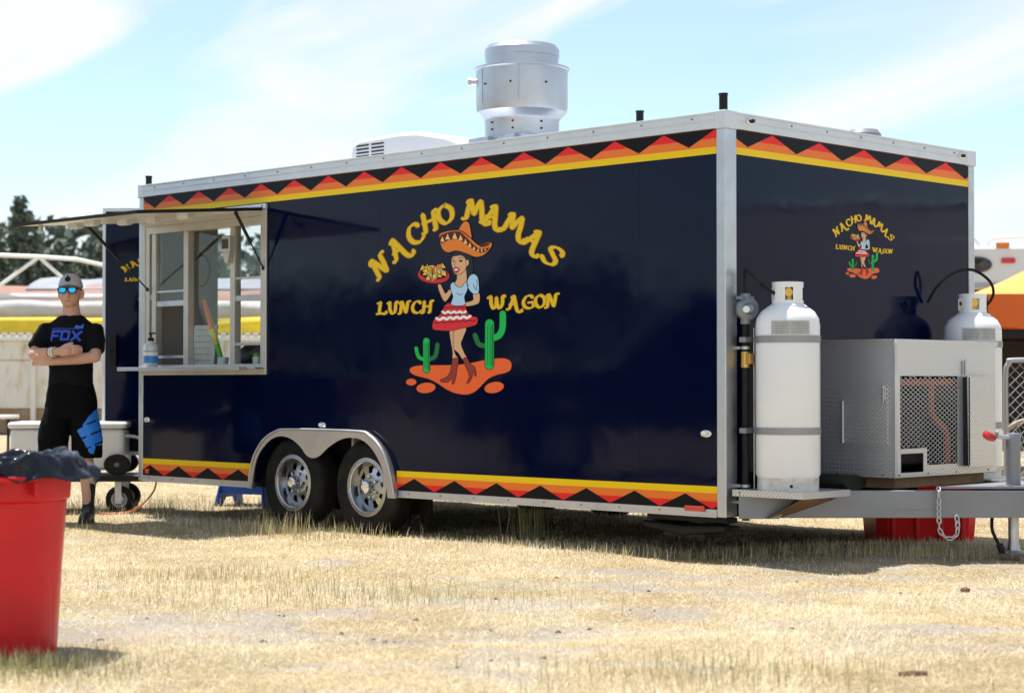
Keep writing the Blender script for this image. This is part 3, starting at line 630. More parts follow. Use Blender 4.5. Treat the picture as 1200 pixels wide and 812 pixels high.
m = MB(); m.box(-4.2, -2.69, WID - .32, WID - .30, .12, .70); m.box(-4.2, -2.69, WID - .3, WID - .047, .69, .70); m.build('wheel_well', DARK, tr, smooth=0)

# wheels: tyre, spoked rim, hub
def tyre_mesh():
    m = MB(); Rt = .318; w2 = .098; rin = .188
    prof = [(rin, -w2 * .80), (rin + .03, -w2 * .98), (rin + .07, -w2 * 1.04), (Rt - .028, -w2 * .96), (Rt - .010, -w2 * .80), (Rt, -w2 * .55)]
    for zc in (-.34, 0, .34):
        prof += [(Rt, (zc - .14) * w2 * 1.1), (Rt - .007, (zc - .12) * w2 * 1.1), (Rt - .007, (zc - .06) * w2 * 1.1), (Rt, (zc - .04) * w2 * 1.1)]
    prof += [(Rt, w2 * .55), (Rt - .010, w2 * .80), (Rt - .028, w2 * .96), (rin + .07, w2 * 1.04), (rin + .03, w2 * .98), (rin, w2 * .80)]
    prof += [(rin - .012, w2 * .5), (rin - .012, -w2 * .5)]
    m.lathe(prof, 56, closed=True); return m.mesh('tyre', RUBBER, 28)
def rim_mesh():
    m = MB(); m.lathe([(.170, -.085), (.197, -.083), (.199, -.074), (.192, -.068), (.180, -.060), (.173, -.02), (.165, .03), (.165, .08), (.18, .09), (.165, .094), (.155, .08), (.155, -.02), (.160, -.06), (.164, -.08)], 48, closed=True)
    # disc with eight trapezoid windows
    for k in range(8):
        a0 = k * math.pi / 4
        def pt(r, a, z): return (r * math.cos(a), r * math.sin(a), z)
        m.add([pt(.085, a0 - .24, -.035), pt(.085, a0 + .24, -.035), pt(.158, a0 + .19, -.012), pt(.158, a0 - .19, -.012), pt(.085, a0 - .24, -.022), pt(.085, a0 + .24, -.022), pt(.158, a0 + .19, .0), pt(.158, a0 - .19, .0)],
              [(0, 1, 2, 3), (4, 7, 6, 5), (0, 3, 7, 4), (1, 5, 6, 2)])
    m.lathe([(.142, -.016), (.162, -.012), (.162, .004), (.142, .0)], 40, closed=True)
    m.lathe([(0, -.040), (.060, -.040), (.092, -.034), (.092, -.018), (0, -.018)], 32)
    return m.mesh('rim', mat('rim_steel', (.50, .51, .53), .24, 1., rvar=.1, vscale=10), 30)
def hub_mesh():
    m = MB(); m.lathe([(.045, -.035), (.045, -.085), (.040, -.098), (.028, -.104), (.026, -.100), (0, -.100)], 24)
    for k in range(6): a = k * math.pi / 3 + .3; m.lathe([(.013, -.036), (.013, -.056), (.009, -.064), (0, -.066)], 8, Matrix.Translation((.068 * math.cos(a), .068 * math.sin(a), 0)))
    return m.mesh('hub_cap', CHROME, 35)
TY_M, RIM_M, HUB_M = tyre_mesh(), rim_mesh(), hub_mesh()
bd = MB(); bd.lathe([(0, .02), (.15, .02), (.15, .05), (0, .05)], 24); BRK_M = bd.mesh('brake_drum', DARK)
for (x, y, flip, spin) in ((-3.030, .118, 0, .2), (-3.805, .118, 0, .75), (-3.030, WID - .118, 1, 0), (-3.805, WID - .118, 1, .4)):
    wh = link('wheel', None, tr, (x, y, .305), (R(-90) if not flip else R(90), 0, 0))
    # lathe z=-outer side
    wh.rotation_euler = (R(-90), 0, 0) if not flip else (R(90), 0, 0)
    link('tyre', TY_M, wh); link('rim', RIM_M, wh, rot=(0, 0, spin)); link('hub_cap', HUB_M, wh, rot=(0, 0, spin)); link('brake_drum', BRK_M, wh)
# chassis below the floor
m = MB()
for y in (.34, WID - .34): m.box(-5.5, .0, y - .03, y + .03, .24, .365)
for x in (-5.2, -4.5, -2.3, -1.6, -.9, -.2): m.box(x - .025, x + .025, .37, WID - .37, .27, .36)
for x in (-3.03, -3.805): m.cyl((x, .2, .27), (x, WID - .2, .27), .038, n=12)
m.build('chassis', DARK, tr)
# stabiliser jacks folded under the corners
def scissor(x0, x1, y, z, name='stabiliser_jack'):
    m = MB(); c = (x0 + x1) / 2; h = (x1 - x0) / 2
    m.box(x0, x1, y - .05, y + .05, .215, .245)
    m.tube([(x0 + .03, y, .215), (c - .05, y, z + .03)], .022, 6); m.tube([(x1 - .03, y, .215), (c + .05, y, z + .03)], .022, 6)
    m.tube([(x0 + .10, y + .03, .20), (c + .12, y + .03, z + .05)], .018, 6); m.tube([(x1 - .10, y - .03, .20), (c - .12, y - .03, z + .05)], .018, 6)
    m.box(c - .15, c + .15, y - .07, y + .07, z, z + .022); m.cyl((x0 - .06, y, .19), (x1 + .05, y, .19), .014, n=8); m.tube([(x0 - .01, y - .06, .19), (c, y - .06, z + .035), (x1 + .01, y - .06, .19)], [.02, .035, .02], 8)
    m.build(name, mat('black_jack', (.01, .01, .01), .55, .4), tr, bevel=.003)
scissor(-.66, -.08, .16, .13); scissor(-.72, -.14, WID - .25, .10)

# ------------------------------------------------------------------ serving window
win = link('serving_window', None, tr)
def frame_bar(x0, x1, y0, y1, z0, z1, parent=None, name='window_frame', m_=FRAMEM, bevel=.003):
    m = MB(); m.box(x0, x1, y0, y1, z0, z1); return m.build(name, m_, parent or win, smooth=0, bevel=bevel)
m = MB(); m.plate(rect(-5.565, -4.045, 1.055, 2.215), [rect(WX0 + .002, WX1 - .002, WZ0 + .002, WZ1 - .002)], S, -.016, -.001); m.build('window_frame', FRAMEM, win, smooth=0, bevel=.004)
m = MB(); m.plate(rect(WX0 + .003, WX1 - .003, WZ0 + .003, WZ1 - .003), [rect(WX0 + .05, WX1 - .025, WZ0 + .03, WZ1 - .06)], S, -.010, .075); m.build('inner_frame', FRAMEM, win, smooth=0, bevel=.003)
frame_bar(-5.50, -4.10, .005, .03, 2.175, 2.212, name='header_bar', m_=WHITE_TRIM) if False else None
IZ0, IZ1 = WZ0 + .03, WZ1 - .06
for x0, x1, nm in ((-5.452, -5.400, 'mullion'), (-5.046, -4.990, 'mullion'), (-4.480, -4.428, 'mullion')): frame_bar(x0, x1, .0, .06, IZ0, IZ1, name=nm)
for x0, x1, zl in ((-5.399, -5.047, (1.678, 1.588, 1.19)), (-4.427, -4.116, (1.744, 1.600, 1.273))):
    for i, z in enumerate(zl): h = (.008, .020, .010)[i]; frame_bar(x0, x1, .008, .045, z - h, z + h, name='sash_rail', m_=ALU)
    m = MB(); m.box(x0, x1, .022, .026, zl[1] + .02, IZ1); m.build('pane', GLASS, win, smooth=0)
m = MB(); m.box(-4.989, -4.481, .050, .054, IZ0, IZ1); m.build('pane', GLASS, win, smooth=0)
m = MB(); m.box(WX0 + .05, -5.453, .022, .026, IZ0, IZ1); m.build('pane', GLASS, win, smooth=0)
frame_bar(-5.469, -5.453, .0, .04, 1.62, 1.66, name='sash_rail', m_=ALU)
# sill and outside shelf
m = MB(); m.box(-5.66, -4.16, -.16, .0, 1.092, 1.108); m.box(-5.66, -4.16, -.166, -.150, 1.086, 1.112); m.build('serving_shelf', ALU, tr, smooth=0, bevel=.003)
m = MB(); m.box(-4.155, -4.06, -.10, .0, 1.094, 1.106); m.build('shelf_bracket', STEEL, tr, smooth=0, bevel=.002)
# header strip above the window with its catches
m = MB(); m.box(-5.56, -4.045, -.022, -.002, 2.217, 2.252); m.build('header_strip', WHITE_TRIM, tr, smooth=0, bevel=.003)
for x in (-4.60, -4.12):
    m = MB(); m.plate([(x - .05, 2.247), (x + .05, 2.247), (x, 2.205)], [], S, -.028, -.0225); m.build('catch', ALU, tr, smooth=0)
# open awning hatch, hinged above the window
awn = link('awning_hatch', None, tr, (0, -.03, 2.222)); awn.rotation_euler = (R(4.8), 0, 0)
m = MB(); m.box(-5.60, -4.08, -1.03, .0, -.016, -.004); m.build('awning_panel', mat('awning_underside', (.74, .73, .70), .35, .2, var=.1, vscale=3), awn, smooth=0)
m = MB(); m.box(-5.605, -4.075, -1.036, .0, -.003, .004); m.build('awning_skin', NAVY, awn, smooth=0)
m = MB(); m.box(-5.612, -4.068, -1.044, -1.031, -.018, .005); m.box(-5.612, -5.601, -1.03, .0, -.018, .005); m.box(-4.079, -4.068, -1.03, .0, -.018, .005); m.build('awning_edge', BLACKP, awn, smooth=0)
for x, y in ((-4.96, -.54), (-4.73, -.46), (-4.30, -.49), (-4.95, -.82), (-5.35, -.70)):
    m = MB(); m.box(x - .06, x + .06, y - .035, y + .035, -.050, -.014); pl = m.build('awning_light', WHITE_TRIM, awn, smooth=0, bevel=.006)
    m = MB(); m.box(x - .048, x + .048, y - .024, y + .024, -.056, -.0505); m.build('diffuser', mat('lamp_diffuser', (.8, .8, .76), .3), pl, smooth=0, bevel=.003)
for x, y in ((-5.50, -.90),):
    m = MB(); m.box(x - .02, x + .02, y - .012, y + .012, -.06, -.014); m.box(x - .015, x + .03, y - .008, y + .008, -.075, -.055); m.build('latch', ALU, awn, smooth=0, bevel=.004)
def strut(p0, p1):
    a, b = Vector(p0), Vector(p1); c = a.lerp(b, .52)
    m = MB(); m.cyl(a, c, .012, n=10); m.cyl(c, b, .006, n=8)
    for q in (a, b): m.lathe([(0, -.016), (.011, -.012), (.016, 0), (.011, .012), (0, .016)], 10, Matrix.Translation(q))
    m.build('gas_strut', BLACKP, tr)
strut((-5.46, -.55, 2.14), (-5.485, -.012, 1.70)); strut((-4.12, -.22, 2.175), (-4.075, -.014, 1.80))

# rear door swung open on its hinge, with the same logo
dr = link('rear_door', None, tr, (-LEN - .012, DO0, 0)); dr.rotation_euler = (0, 0, R(180 + 44))   # local x runs from hinge to free edge
DW = .86
m = MB(); m.box(.03, DW - .025, -.02, .02, FLOOR + .03, 2.345); m.build('door_panel', NAVY, dr, smooth=0)
m = MB(); m.plate(rect(.0, DW, FLOOR, 2.37), [rect(.03, DW - .025, FLOOR + .03, 2.34)], S, -.026, .026); m.build('door_frame', WHITE_TRIM, dr, smooth=0, bevel=.003)
m = MB(); m.box(.03, DW - .026, .0225, .0245, 2.27, 2.31); m.build('door_stripe', YELLOW, dr, smooth=0)
LOGO.build('painted_logo', dr, lambda x, z, l: (.40 - x * .36, .021 + l, 1.62 + z * .32), step=.0003)
m = MB(); m.cyl((DW - .09, .02, 1.25), (DW - .09, .07, 1.25), .02, n=12); m.box(DW - .12, DW - .06, .055, .07, 1.13, 1.37); m.build('door_handle', BLACKP, dr, bevel=.004)
for z in (.6, 1.4, 2.2): m = MB(); m.cyl((0, 0, z - .05), (0, 0, z + .05), .03, n=10); m.build('hinge', STEEL, dr)

# ------------------------------------------------------------------ roof equipment
fan = link('exhaust_fan', None, tr, (-2.14, .60, -.068))
m = MB(); m.box(-.235, .235, -.235, .235, 2.54, 2.612); m.box(-.25, .25, -.25, .25, 2.612, 2.658); m.build('curb_cap', DRUM, fan, smooth=0, bevel=.008)
m = MB()
m.lathe([(.0, 2.655), (.243, 2.655), (.243, 2.765), (.250, 2.785), (.292, 2.825), (.300, 2.86), (.300, 3.095), (.312, 3.103), (.312, 3.113), (.296, 3.113), (.290, 3.10), (.240, 3.09)], 56)
m.build('wind_band', DRUM, fan, smooth=28)
m = MB(); m.lathe([(.2395, 3.06), (.2395, 3.185), (.245, 3.187), (.245, 3.235), (.225, 3.262), (.0, 3.27)], 48); m.build('motor_cover', DRUM, fan, smooth=28)
for a in (R(255), R(310)):
    m = MB(); m.box(-.006, .006, -.004, .004, 2.67, 3.09, Matrix.Rotation(a + R(90), 4, 'Z') @ Matrix.Translation((0, -.3025, 0))) if False else m.tube([(.3015 * math.cos(a), .3015 * math.sin(a), 2.87), (.3015 * math.cos(a), .3015 * math.sin(a), 3.09)], .004, 6); m.build('band_seam', DRUM, fan)
sp = [(r_ * math.cos(R(a)), r_ * math.sin(R(a)), z) for a in (205, 262, 300, 345) for r_, z in ((.301, 2.99), (.244, 2.70), (.244, 2.745))]
m = MB()
for p in sp: d = Vector((p[0], p[1], 0)).normalized(); m.cyl(Vector(p) - d * .002, Vector(p) + d * .006, .007, n=6)
m.build('screw', BLACKP, fan, kind='stuff')
a = R(222); d = Vector((math.cos(a), math.sin(a), 0)); m = MB(); m.cyl(d * .298 + Vector((0, 0, 3.03)), d * .335 + Vector((0, 0, 3.03)), .024, n=12); m.cyl(d * .335 + Vector((0, 0, 3.03)), d * .352 + Vector((0, 0, 3.03)), .031, n=12); m.build('conduit_fitting', STEEL, fan)
for q in ((-.12, -.02, -.30, -.249, 2.60, 2.65), (.12, .20, -.28, -.249, 2.62, 2.657)): m = MB(); m.box(*q); m.build('bracket', DRUM, fan, smooth=0, bevel=.004)
# air conditioner
ac = link('air_conditioner', None, tr, (-3.17, .9, 2.478 * .16)); ac.scale = (1, 1, .84)
ACW = mat('white_plastic', (.62, .63, .65), .4)
m = MB()
prof = [(-.66, 2.478), (-.62, 2.73), (-.54, 2.772), (-.10, 2.785), (.08, 2.772), (.38, 2.70), (.55, 2.62), (.62, 2.53), (.63, 2.478)]
for yy, inset in ((-.36, .05), (-.32, 0), (.32, 0), (.36, .05)): m.v += [(x * (1 - inset * .6), yy, 2.478 + (z - 2.478) * (1 - inset * 1.6)) for x, z in prof]
k = len(prof)
for r_ in range(3):
    for i in range(k - 1): m.f.append((r_ * k + i, r_ * k + i + 1, (r_ + 1) * k + i + 1, (r_ + 1) * k + i)); m.m.append(0)
m.f += [tuple(range(k)), tuple(range(3 * k, 4 * k))]; m.m += [0, 0]
m.build('shroud', ACW, ac, smooth=40, bevel=.012)
for c0 in (-.55, -.39):
    for r_ in range(7):
        z = 2.525 + r_ * .030; m = MB(); m.box(c0 + .02 * (r_ < 1), c0 + .13, -.3635, -.35, z, z + .013); m.build('louvre_slot', BLACKP, ac, smooth=0)
for x, y, h, r_ in ((-5.58, .06, 2.57, .024), (-.70, .10, 2.575, .022), (-.045, .045, 2.60, .024)):
    m = MB(); m.lathe([(r_, 2.47), (r_, h - .012), (r_ + .003, h - .01), (r_ + .003, h), (0, h)], 16, Matrix.Translation((x, y, 0))); m.build('vent_pipe', BLACKP, tr)
m = MB(); m.lathe([(.11, 2.478), (.11, 2.55), (.09, 2.575), (0, 2.58)], 20, Matrix.Translation((-.25, 1.72, 0))); m.build('roof_vent', mat('grey_cap', (.2, .2, .23), .5), tr)
m = MB(); m.grid(lambda u, v: (-2.6 + u * 2.45, .45 + v * 1.7, 2.479 + .055 * math.sin(v * math.pi) * (1 - .3 * u)), 6, 12); m.build('roof_skin', WHITE_TRIM, tr, smooth=40)

# ------------------------------------------------------------------ hitch frame, jack, chain
def beam(p0, p1, z0, z1, wd, name, m_):
    a, b = Vector(p0), Vector(p1); d = (b - a).normalized(); q = Vector((-d.y, d.x)) * wd / 2
    m = MB(); pts = [a + q, b + q, b - q, a - q]
    m.add([(p.x, p.y, z) for z in (z0, z1) for p in pts], [(0, 1, 2, 3), (4, 7, 6, 5), (0, 4, 5, 1), (1, 5, 6, 2), (2, 6, 7, 3), (3, 7, 4, 0)]); return m.build(name, m_, tr, smooth=0, bevel=.004)
beam((-.3, -.20), (1.34, 1.37), .254, .404, .055, 'hitch_beam', GREYPAINT) if False else None
beam((.02, .11), (1.235, 1.325), .254, .404, .055, 'hitch_beam', GREYPAINT)
beam((.02, WID - .11), (1.235, WID - 1.325), .254, .404, .055, 'hitch_beam', GREYPAINT)
m = MB(); m.box(.95, 1.52, 1.24, 1.36, .412, .426); m.box(1.2, 1.55, 1.262, 1.338, .30, .40); m.lathe([(.0, .30), (.045, .30), (.06, .34), (.06, .40), (.045, .425), (0, .43)], 16, Matrix.Translation((1.6, 1.3, -.02))); m.build('coupler', GREYPAINT, tr, bevel=.005)
m = MB(); m.add([(.80, .86, .4265), (1.2, 1.26, .4265), (1.2, 1.34, .4265), (.80, 1.74, .4265), (.80, .86, .4145), (1.2, 1.26, .4145), (1.2, 1.34, .4145), (.80, 1.74, .4145)], [(0, 1, 2, 3), (4, 7, 6, 5), (0, 4, 5, 1), (1, 5, 6, 2), (2, 6, 7, 3), (3, 7, 4, 0)]); m.build('gusset_plate', GREYPAINT, tr, smooth=0)
m = MB(); m.plate([(.0, .405), (.34, .405), (.22, .255), (.0, .255)], [], lambda u, v, w_: (.05 + u * .707 + w_, .045 + u * .707 - w_, v), .018, .030); m.build('step_gusset', GREYPAINT, tr, smooth=0, bevel=.003)
m = MB(); m.box(.03, .50, .02, .46, .4045, .414); m.box(.494, .50, .02, .46, .378, .4044); m.box(.03, .494, .02, .026, .378, .4044); m.build('tank_platform', DPLATE, tr, smooth=0)
m = MB(); m.box(.03, .50, 1.95, 2.40, .4045, .414); m.build('tank_platform', DPLATE, tr, smooth=0)
m = MB(); m.add([(.44, .10, .377), (.44, .44, .377), (.20, .44, .262), (.20, .10, .262)], [(0, 1, 2, 3)]); m.add([(.44, .10, .374), (.44, .44, .374), (.20, .44, .259), (.20, .10, .259)], [(0, 3, 2, 1)]); m.build('platform_brace', RUST, tr, smooth=0)
# support under the generator
m = MB(); m.box(.10, .54, .84, 1.80, .404, .466); m.build('generator_tray', RUST, tr, smooth=0, bevel=.004)
m = MB(); m.lathe([(0, -.16), (.10, -.16), (.11, -.14), (.11, .14), (.10, .16), (0, .16)], 20, Matrix.Translation((.20, .72, .435)) @ Matrix.Rotation(R(90), 4, 'Y') @ Matrix.Diagonal((.42, 1, 1, 1))); m.build('muffler', mat('muffler_steel', (.03, .035, .025), .6, .5), tr)
# generator box
gb = link('generator_box', None, tr)
X0, X1, Y0, Y1, Z0, Z1 = .06, .58, .78, 1.866, .467, 1.236
m = MB(); m.plate(rect(X0, X1 - .003, Z0, Z1 - .003), [], S, Y0, Y0 + .004); m.build('side_panel', DPLATE, gb, smooth=0)
m = MB(); m.plate(rect(X0, X1 - .003, Z0, Z1 - .003), [], S, Y1 - .004, Y1); m.build('side_panel', DPLATE, gb, smooth=0)
GO = [(.835, 1.036), (1.438, 1.036), (1.438, .530), (1.108, .530), (1.108, .628), (.835, .628)]
HO = rect(.838, 1.071, .493, .600)
m = MB(); m.plate(rect(Y0, Y1, Z0, Z1 - .003), [GO, HO], F, X1 - .003, X1 + .001); m.build('front_panel', DPLATE, gb, smooth=0)
m = MB(); m.box(X0, X1 + .012, Y0 - .010, Y1 + .010, Z1 - .002, Z1 + .006); m.box(X1 + .0015, X1 + .012, Y0 - .010, Y1 + .010, Z1 - .022, Z1 - .0025); m.build('lid', DPLATE, gb, smooth=0)
m = MB(); m.box(X0, X0 + .004, Y0 + .005, Y1 - .005, Z0, Z1 - .004); m.box(X0, X1 - .004, Y0 + .005, Y1 - .005, Z0 - .003, Z0 + .002); m.build('inner_shell', DARK, gb, smooth=0)
m = MB(); m.box(X1 - .018, X1 + .003, Y0 - .004, Y0 - .0005, Z0, Z1 - .004); m.box(X1 + .0015, X1 + .004, Y0 - .004, Y0 + .022, Z0, Z1 - .024); m.build('corner_angle', ALU, gb, smooth=0)
# expanded-metal grille
m = MB(); wn = .006
def seg_in(y0, z0, y1, z1):
    """clips a slanted wire to the L-shaped opening, in short steps"""
    n = 30; run = None; o = []
    def inside(y, z): return .835 <= y <= 1.438 and .530 <= z <= 1.036 and not (y < 1.108 and z < .628)
    for i in range(n + 1):
        t = i / n; y = y0 + (y1 - y0) * t; z = z0 + (z1 - z0) * t
        if inside(y, z):
            if run is None: run = (y, z)
            last = (y, z)
        elif run: o.append((run, last)); run = None
    if run: o.append((run, last))
    return o
for sgn in (1, -1):
    c = -1.2
    while c < 1.6:
        slope = .52
        y0, y1 = .80, 1.46
        z0 = .50 + c + (0 if sgn > 0 else slope * .66); z1 = z0 + sgn * slope * .66
        for (a, b) in seg_in(y0, z0, y1, z1):
            if math.hypot(a[0] - b[0], a[1] - b[1]) < .012: continue
            m.tube([(X1 - .006 - .002 * sgn, a[0], a[1]), (X1 - .006 - .002 * sgn, b[0], b[1])], .0032, 4, cap=False)
        c += .0265
m.build('grille', mat('grille_metal', (.66, .65, .62), .4, .8), gb, smooth=0, kind='stuff')
# generator behind the grille: engine block, red pipework
m = MB(); m.box(.12, .46, .86, 1.34, .52, .95); m.box(.16, .42, 1.38, 1.70, .52, .88); m.cyl((.47, 1.12, .72), (.50, 1.12, .72), .12, n=20); m.build('generator_engine', mat('engine_dark', (.02, .02, .022), .5, .4), gb, bevel=.02)
REDTUBE = mat('red_tube_paint', (.55, .10, .06), .4)
m = MB(); m.tube(smooth_pts([(.545, .85, 1.0), (.545, 1.16, 1.0), (.545, 1.205, .985), (.545, 1.21, .92), (.545, 1.21, .84), (.545, 1.25, .79), (.545, 1.33, .74), (.545, 1.37, .70), (.545, 1.375, .60), (.545, 1.375, .53)], 4), .019, 10); m.tube([(.545, 1.205, 1.0), (.545, 1.42, 1.0)], .017, 8); m.tube([(.555, .845, .64), (.555, .845, 1.02)], .012, 8); m.build('frame_tube', REDTUBE, gb)
# access doors and latches
m = MB(); m.plate(rect(.235, .535, .650, .898), [], S, Y0 - .005, Y0 - .0008); dd = m.build('access_door', DPLATE, gb, smooth=0)
m = MB(); m.cyl((.238, Y0 - .008, .655), (.238, Y0 - .008, .893), .005, n=8); m.build('hinge', ALU, dd)
m = MB(); m.box(.500, .528, Y0 - .011, Y0 - .0005, .895, .985); m.box(.508, .520, Y0 - .020, Y0 - .010, .875, .975); m.build('latch', STEEL, gb, smooth=0, bevel=.003)
m = MB(); m.plate([(1.495, .506), (1.842, .506), (1.842, 1.036), (1.480, 1.036)], [], lambda u, v, w_: (w_ + (1.842 - u) * .10, u, v), X1 + .002, X1 + .006); m.build('access_door', DPLATE, gb, smooth=0)
m = MB(); m.box(X1 + .0015, X1 + .044, 1.497, 1.503, .515, 1.03); m.build('door_return', DARK, gb, smooth=0)
m = MB(); m.box(X1 + .0015, X1 + .012, 1.485, 1.515, 1.05, 1.125); m.box(X1 + .012, X1 + .022, 1.495, 1.507, 1.03, 1.135); m.build('latch', STEEL, gb, smooth=0, bevel=.003)
m = MB(); m.box(X1 - .14, X1 - .006, .842, 1.067, .485, .49); m.box(X1 - .15, X1 - .145, .83, 1.08, .48, .61); m.build('exhaust_recess', DARK, gb, smooth=0)
screws(gb, [(X1 + .001, y, .482) for y in (.82, 1.12, 1.42, 1.78)], (1, 0, 0), .006)
screws(gb, [(x, Y0, .482) for x in (.20, .50)], (0, -1, 0), .006)
# jack at the hitch
jk = link('hitch_jack', None, tr, (1.02, 1.295, 0))
m = MB(); m.lathe([(.040, .30), (.040, .66), (.043, .66), (.043, .70), (.036, .715), (0, .72)], 20); m.build('outer_tube', GREYPAINT, jk)
m = MB(); m.lathe([(.030, .06), (.030, .31)], 18); m.lathe([(.0, .04), (.09, .04), (.095, .05), (.04, .062), (.034, .075), (.034, .10), (.03, .10)], 20); m.build('jack_foot', STEEL, jk)
m = MB(); m.cyl((0, -.02, .69), (-.05, -.09, .70), .014, n=8); m.cyl((-.05, -.09, .70), (-.02, -.14, .73), .010, n=8); m.build('crank_handle', STEEL, jk)
m = MB(); m.lathe([(0, -.05), (.02, -.045), (.026, 0), (.022, .04), (0, .045)], 12, Matrix.Translation((-.08, -.12, .70)) @ Matrix.Rotation(R(75), 4, 'X')); m.build('handle_grip', mat('red_grip', (.5, .03, .02), .4), jk)
# wiring plug
m = MB(); m.tube(smooth_pts([(.93, 1.22, .26), (.94, 1.20, .18), (.965, 1.215, .11), (.985, 1.22, .07)], 5), .010, 8); m.cyl((.975, 1.215, .10), (.992, 1.222, .055), .02, n=10); m.build('wiring_plug', BLACKP, tr)
# safety chain: separate links
LINK = MB(); LINK.tube([(.010 * math.cos(a) if abs(math.sin(a)) < .01 else .010 * math.cos(a), 0, .017 * math.sin(a) + (.005 if math.sin(a) > 0 else -.005)) for a in [2 * math.pi * i / 14 for i in range(14)]], .0042, 6, closed=True)
link_me = LINK.mesh('chain_link', STEEL)
cx_, cy_ = .815, .875
path = smooth_pts([(cx_ - .01, cy_ - .02, .43), (cx_ + .012, cy_ - .045, .404), (cx_ + .016, cy_ - .05, .36), (cx_ + .016, cy_ - .05, .25), (cx_ + .02, cy_ - .045, .185), (cx_ + .05, cy_ - .01, .145), (cx_ + .085, cy_ + .015, .165), (cx_ + .09, cy_ + .02, .215), (cx_ + .085, cy_ + .02, .262)], 16)
acc = 0; k = 0; last = path[0]
for i in range(1, len(path)):
    acc += (path[i] - path[i - 1]).length
    if acc >= .031:
        acc = 0; d = (path[i] - path[max(0, i - 2)]).normalized()
        o = link('chain_link', link_me, tr, path[i]); o.rotation_mode = 'QUATERNION'; o.rotation_quaternion = d.to_track_quat('Z', 'Y') @ Matrix.Rotation(R(90) * (k % 2) + .5, 4, 'Z').to_quaternion(); k += 1
m = MB(); m.box(-.0, .28, -.002, .002, .298, .302); o = m.build('weld_bracket', GREYPAINT, tr, loc=(.62, .67, 0), rot=(0, 0, R(45)))
# gas line: riser pipe, regulator, shut-off, hose
m = MB(); m.cyl((.05, .115, .24), (.05, .115, 1.34), .021, n=14); m.cyl((.05, .115, 1.48), (.05, .115, 1.56), .010, n=10); m.build('gas_riser', BLACKP, tr)
m = MB(); m.cyl((.082, .150, .30), (.082, .150, 1.30), .004, n=6); m.build('sensor_line', STEEL, tr)
m = MB(); m.lathe([(0, -.035), (.04, -.035), (.062, -.02), (.068, 0), (.062, .018), (.035, .03), (.02, .06), (0, .06)], 20, Matrix.Translation((.06, .118, 1.405)) @ Matrix.Rotation(R(55), 4, 'Z') @ Matrix.Rotation(R(90), 4, 'X')); m.cyl((.05, .115, 1.32), (.05, .115, 1.49), .028, n=12); m.box(.03, .07, .06, .17, 1.455, 1.475); rg = m.build('gas_regulator', mat('regulator_grey', (.22, .24, .27), .45, .5), tr, bevel=.003)
m = MB(); m.cyl((.075, .090, 1.40), (.105, .052, 1.40), .019, n=12); m.build('regulator_cap', WHITEP, rg)
m = MB(); m.cyl((.05, .115, 1.08), (.05, .115, 1.17), .026, n=12); m.box(.07, .10, .09, .125, 1.10, 1.16); m.build('shut_off_valve', BRASS, tr, bevel=.003)
for z in (.34, .43, 1.19):
    m = MB(); m.box(.0, .03, .09, .14, z - .008, z + .008); m.cyl((.05, .115, z - .008), (.05, .115, z + .008), .026, n=12); m.build('pipe_clip', STEEL, tr)
m = MB(); m.tube(smooth_pts([(.05, .115, 1.55), (.05, .112, 1.60), (.07, .10, 1.615), (.13, .10, 1.57), (.19, .13, 1.51), (.235, .165, 1.482), (.245, .185, 1.478)], 6), .0095, 8); m.build('gas_hose', RUBBER, tr)
m = MB(); m.tube(smooth_pts([(.24, 2.18, 1.50), (.20, 2.03, 1.56), (.17, 2.02, 1.66), (.17, 2.14, 1.72), (.19, 2.34, 1.71), (.22, 2.47, 1.62), (.24, 2.46, 1.52), (.25, 2.42, 1.485)], 8), .0095, 8) if False else m.tube(smooth_pts([(.02, 2.02, 1.50), (.08, 2.04, 1.60), (.14, 2.14, 1.685), (.20, 2.26, 1.705), (.25, 2.37, 1.64), (.27, 2.385, 1.56), (.265, 2.32, 1.49), (.25, 2.25, 1.487)], 8), .0095, 8); m.build('gas_hose', RUBBER, tr)
# wall rails that carry the tank straps
for z in (.735, 1.235):
    m = MB(); m.box(.002, .045, .14, .42, z - .02, z + .02); m.build('strap_rail', GREYPAINT, tr, smooth=0, bevel=.003)
    m = MB(); m.box(.002, .045, 2.04, 2.30, z - .02, z + .02); m.build('strap_rail', GREYPAINT, tr, smooth=0, bevel=.003)

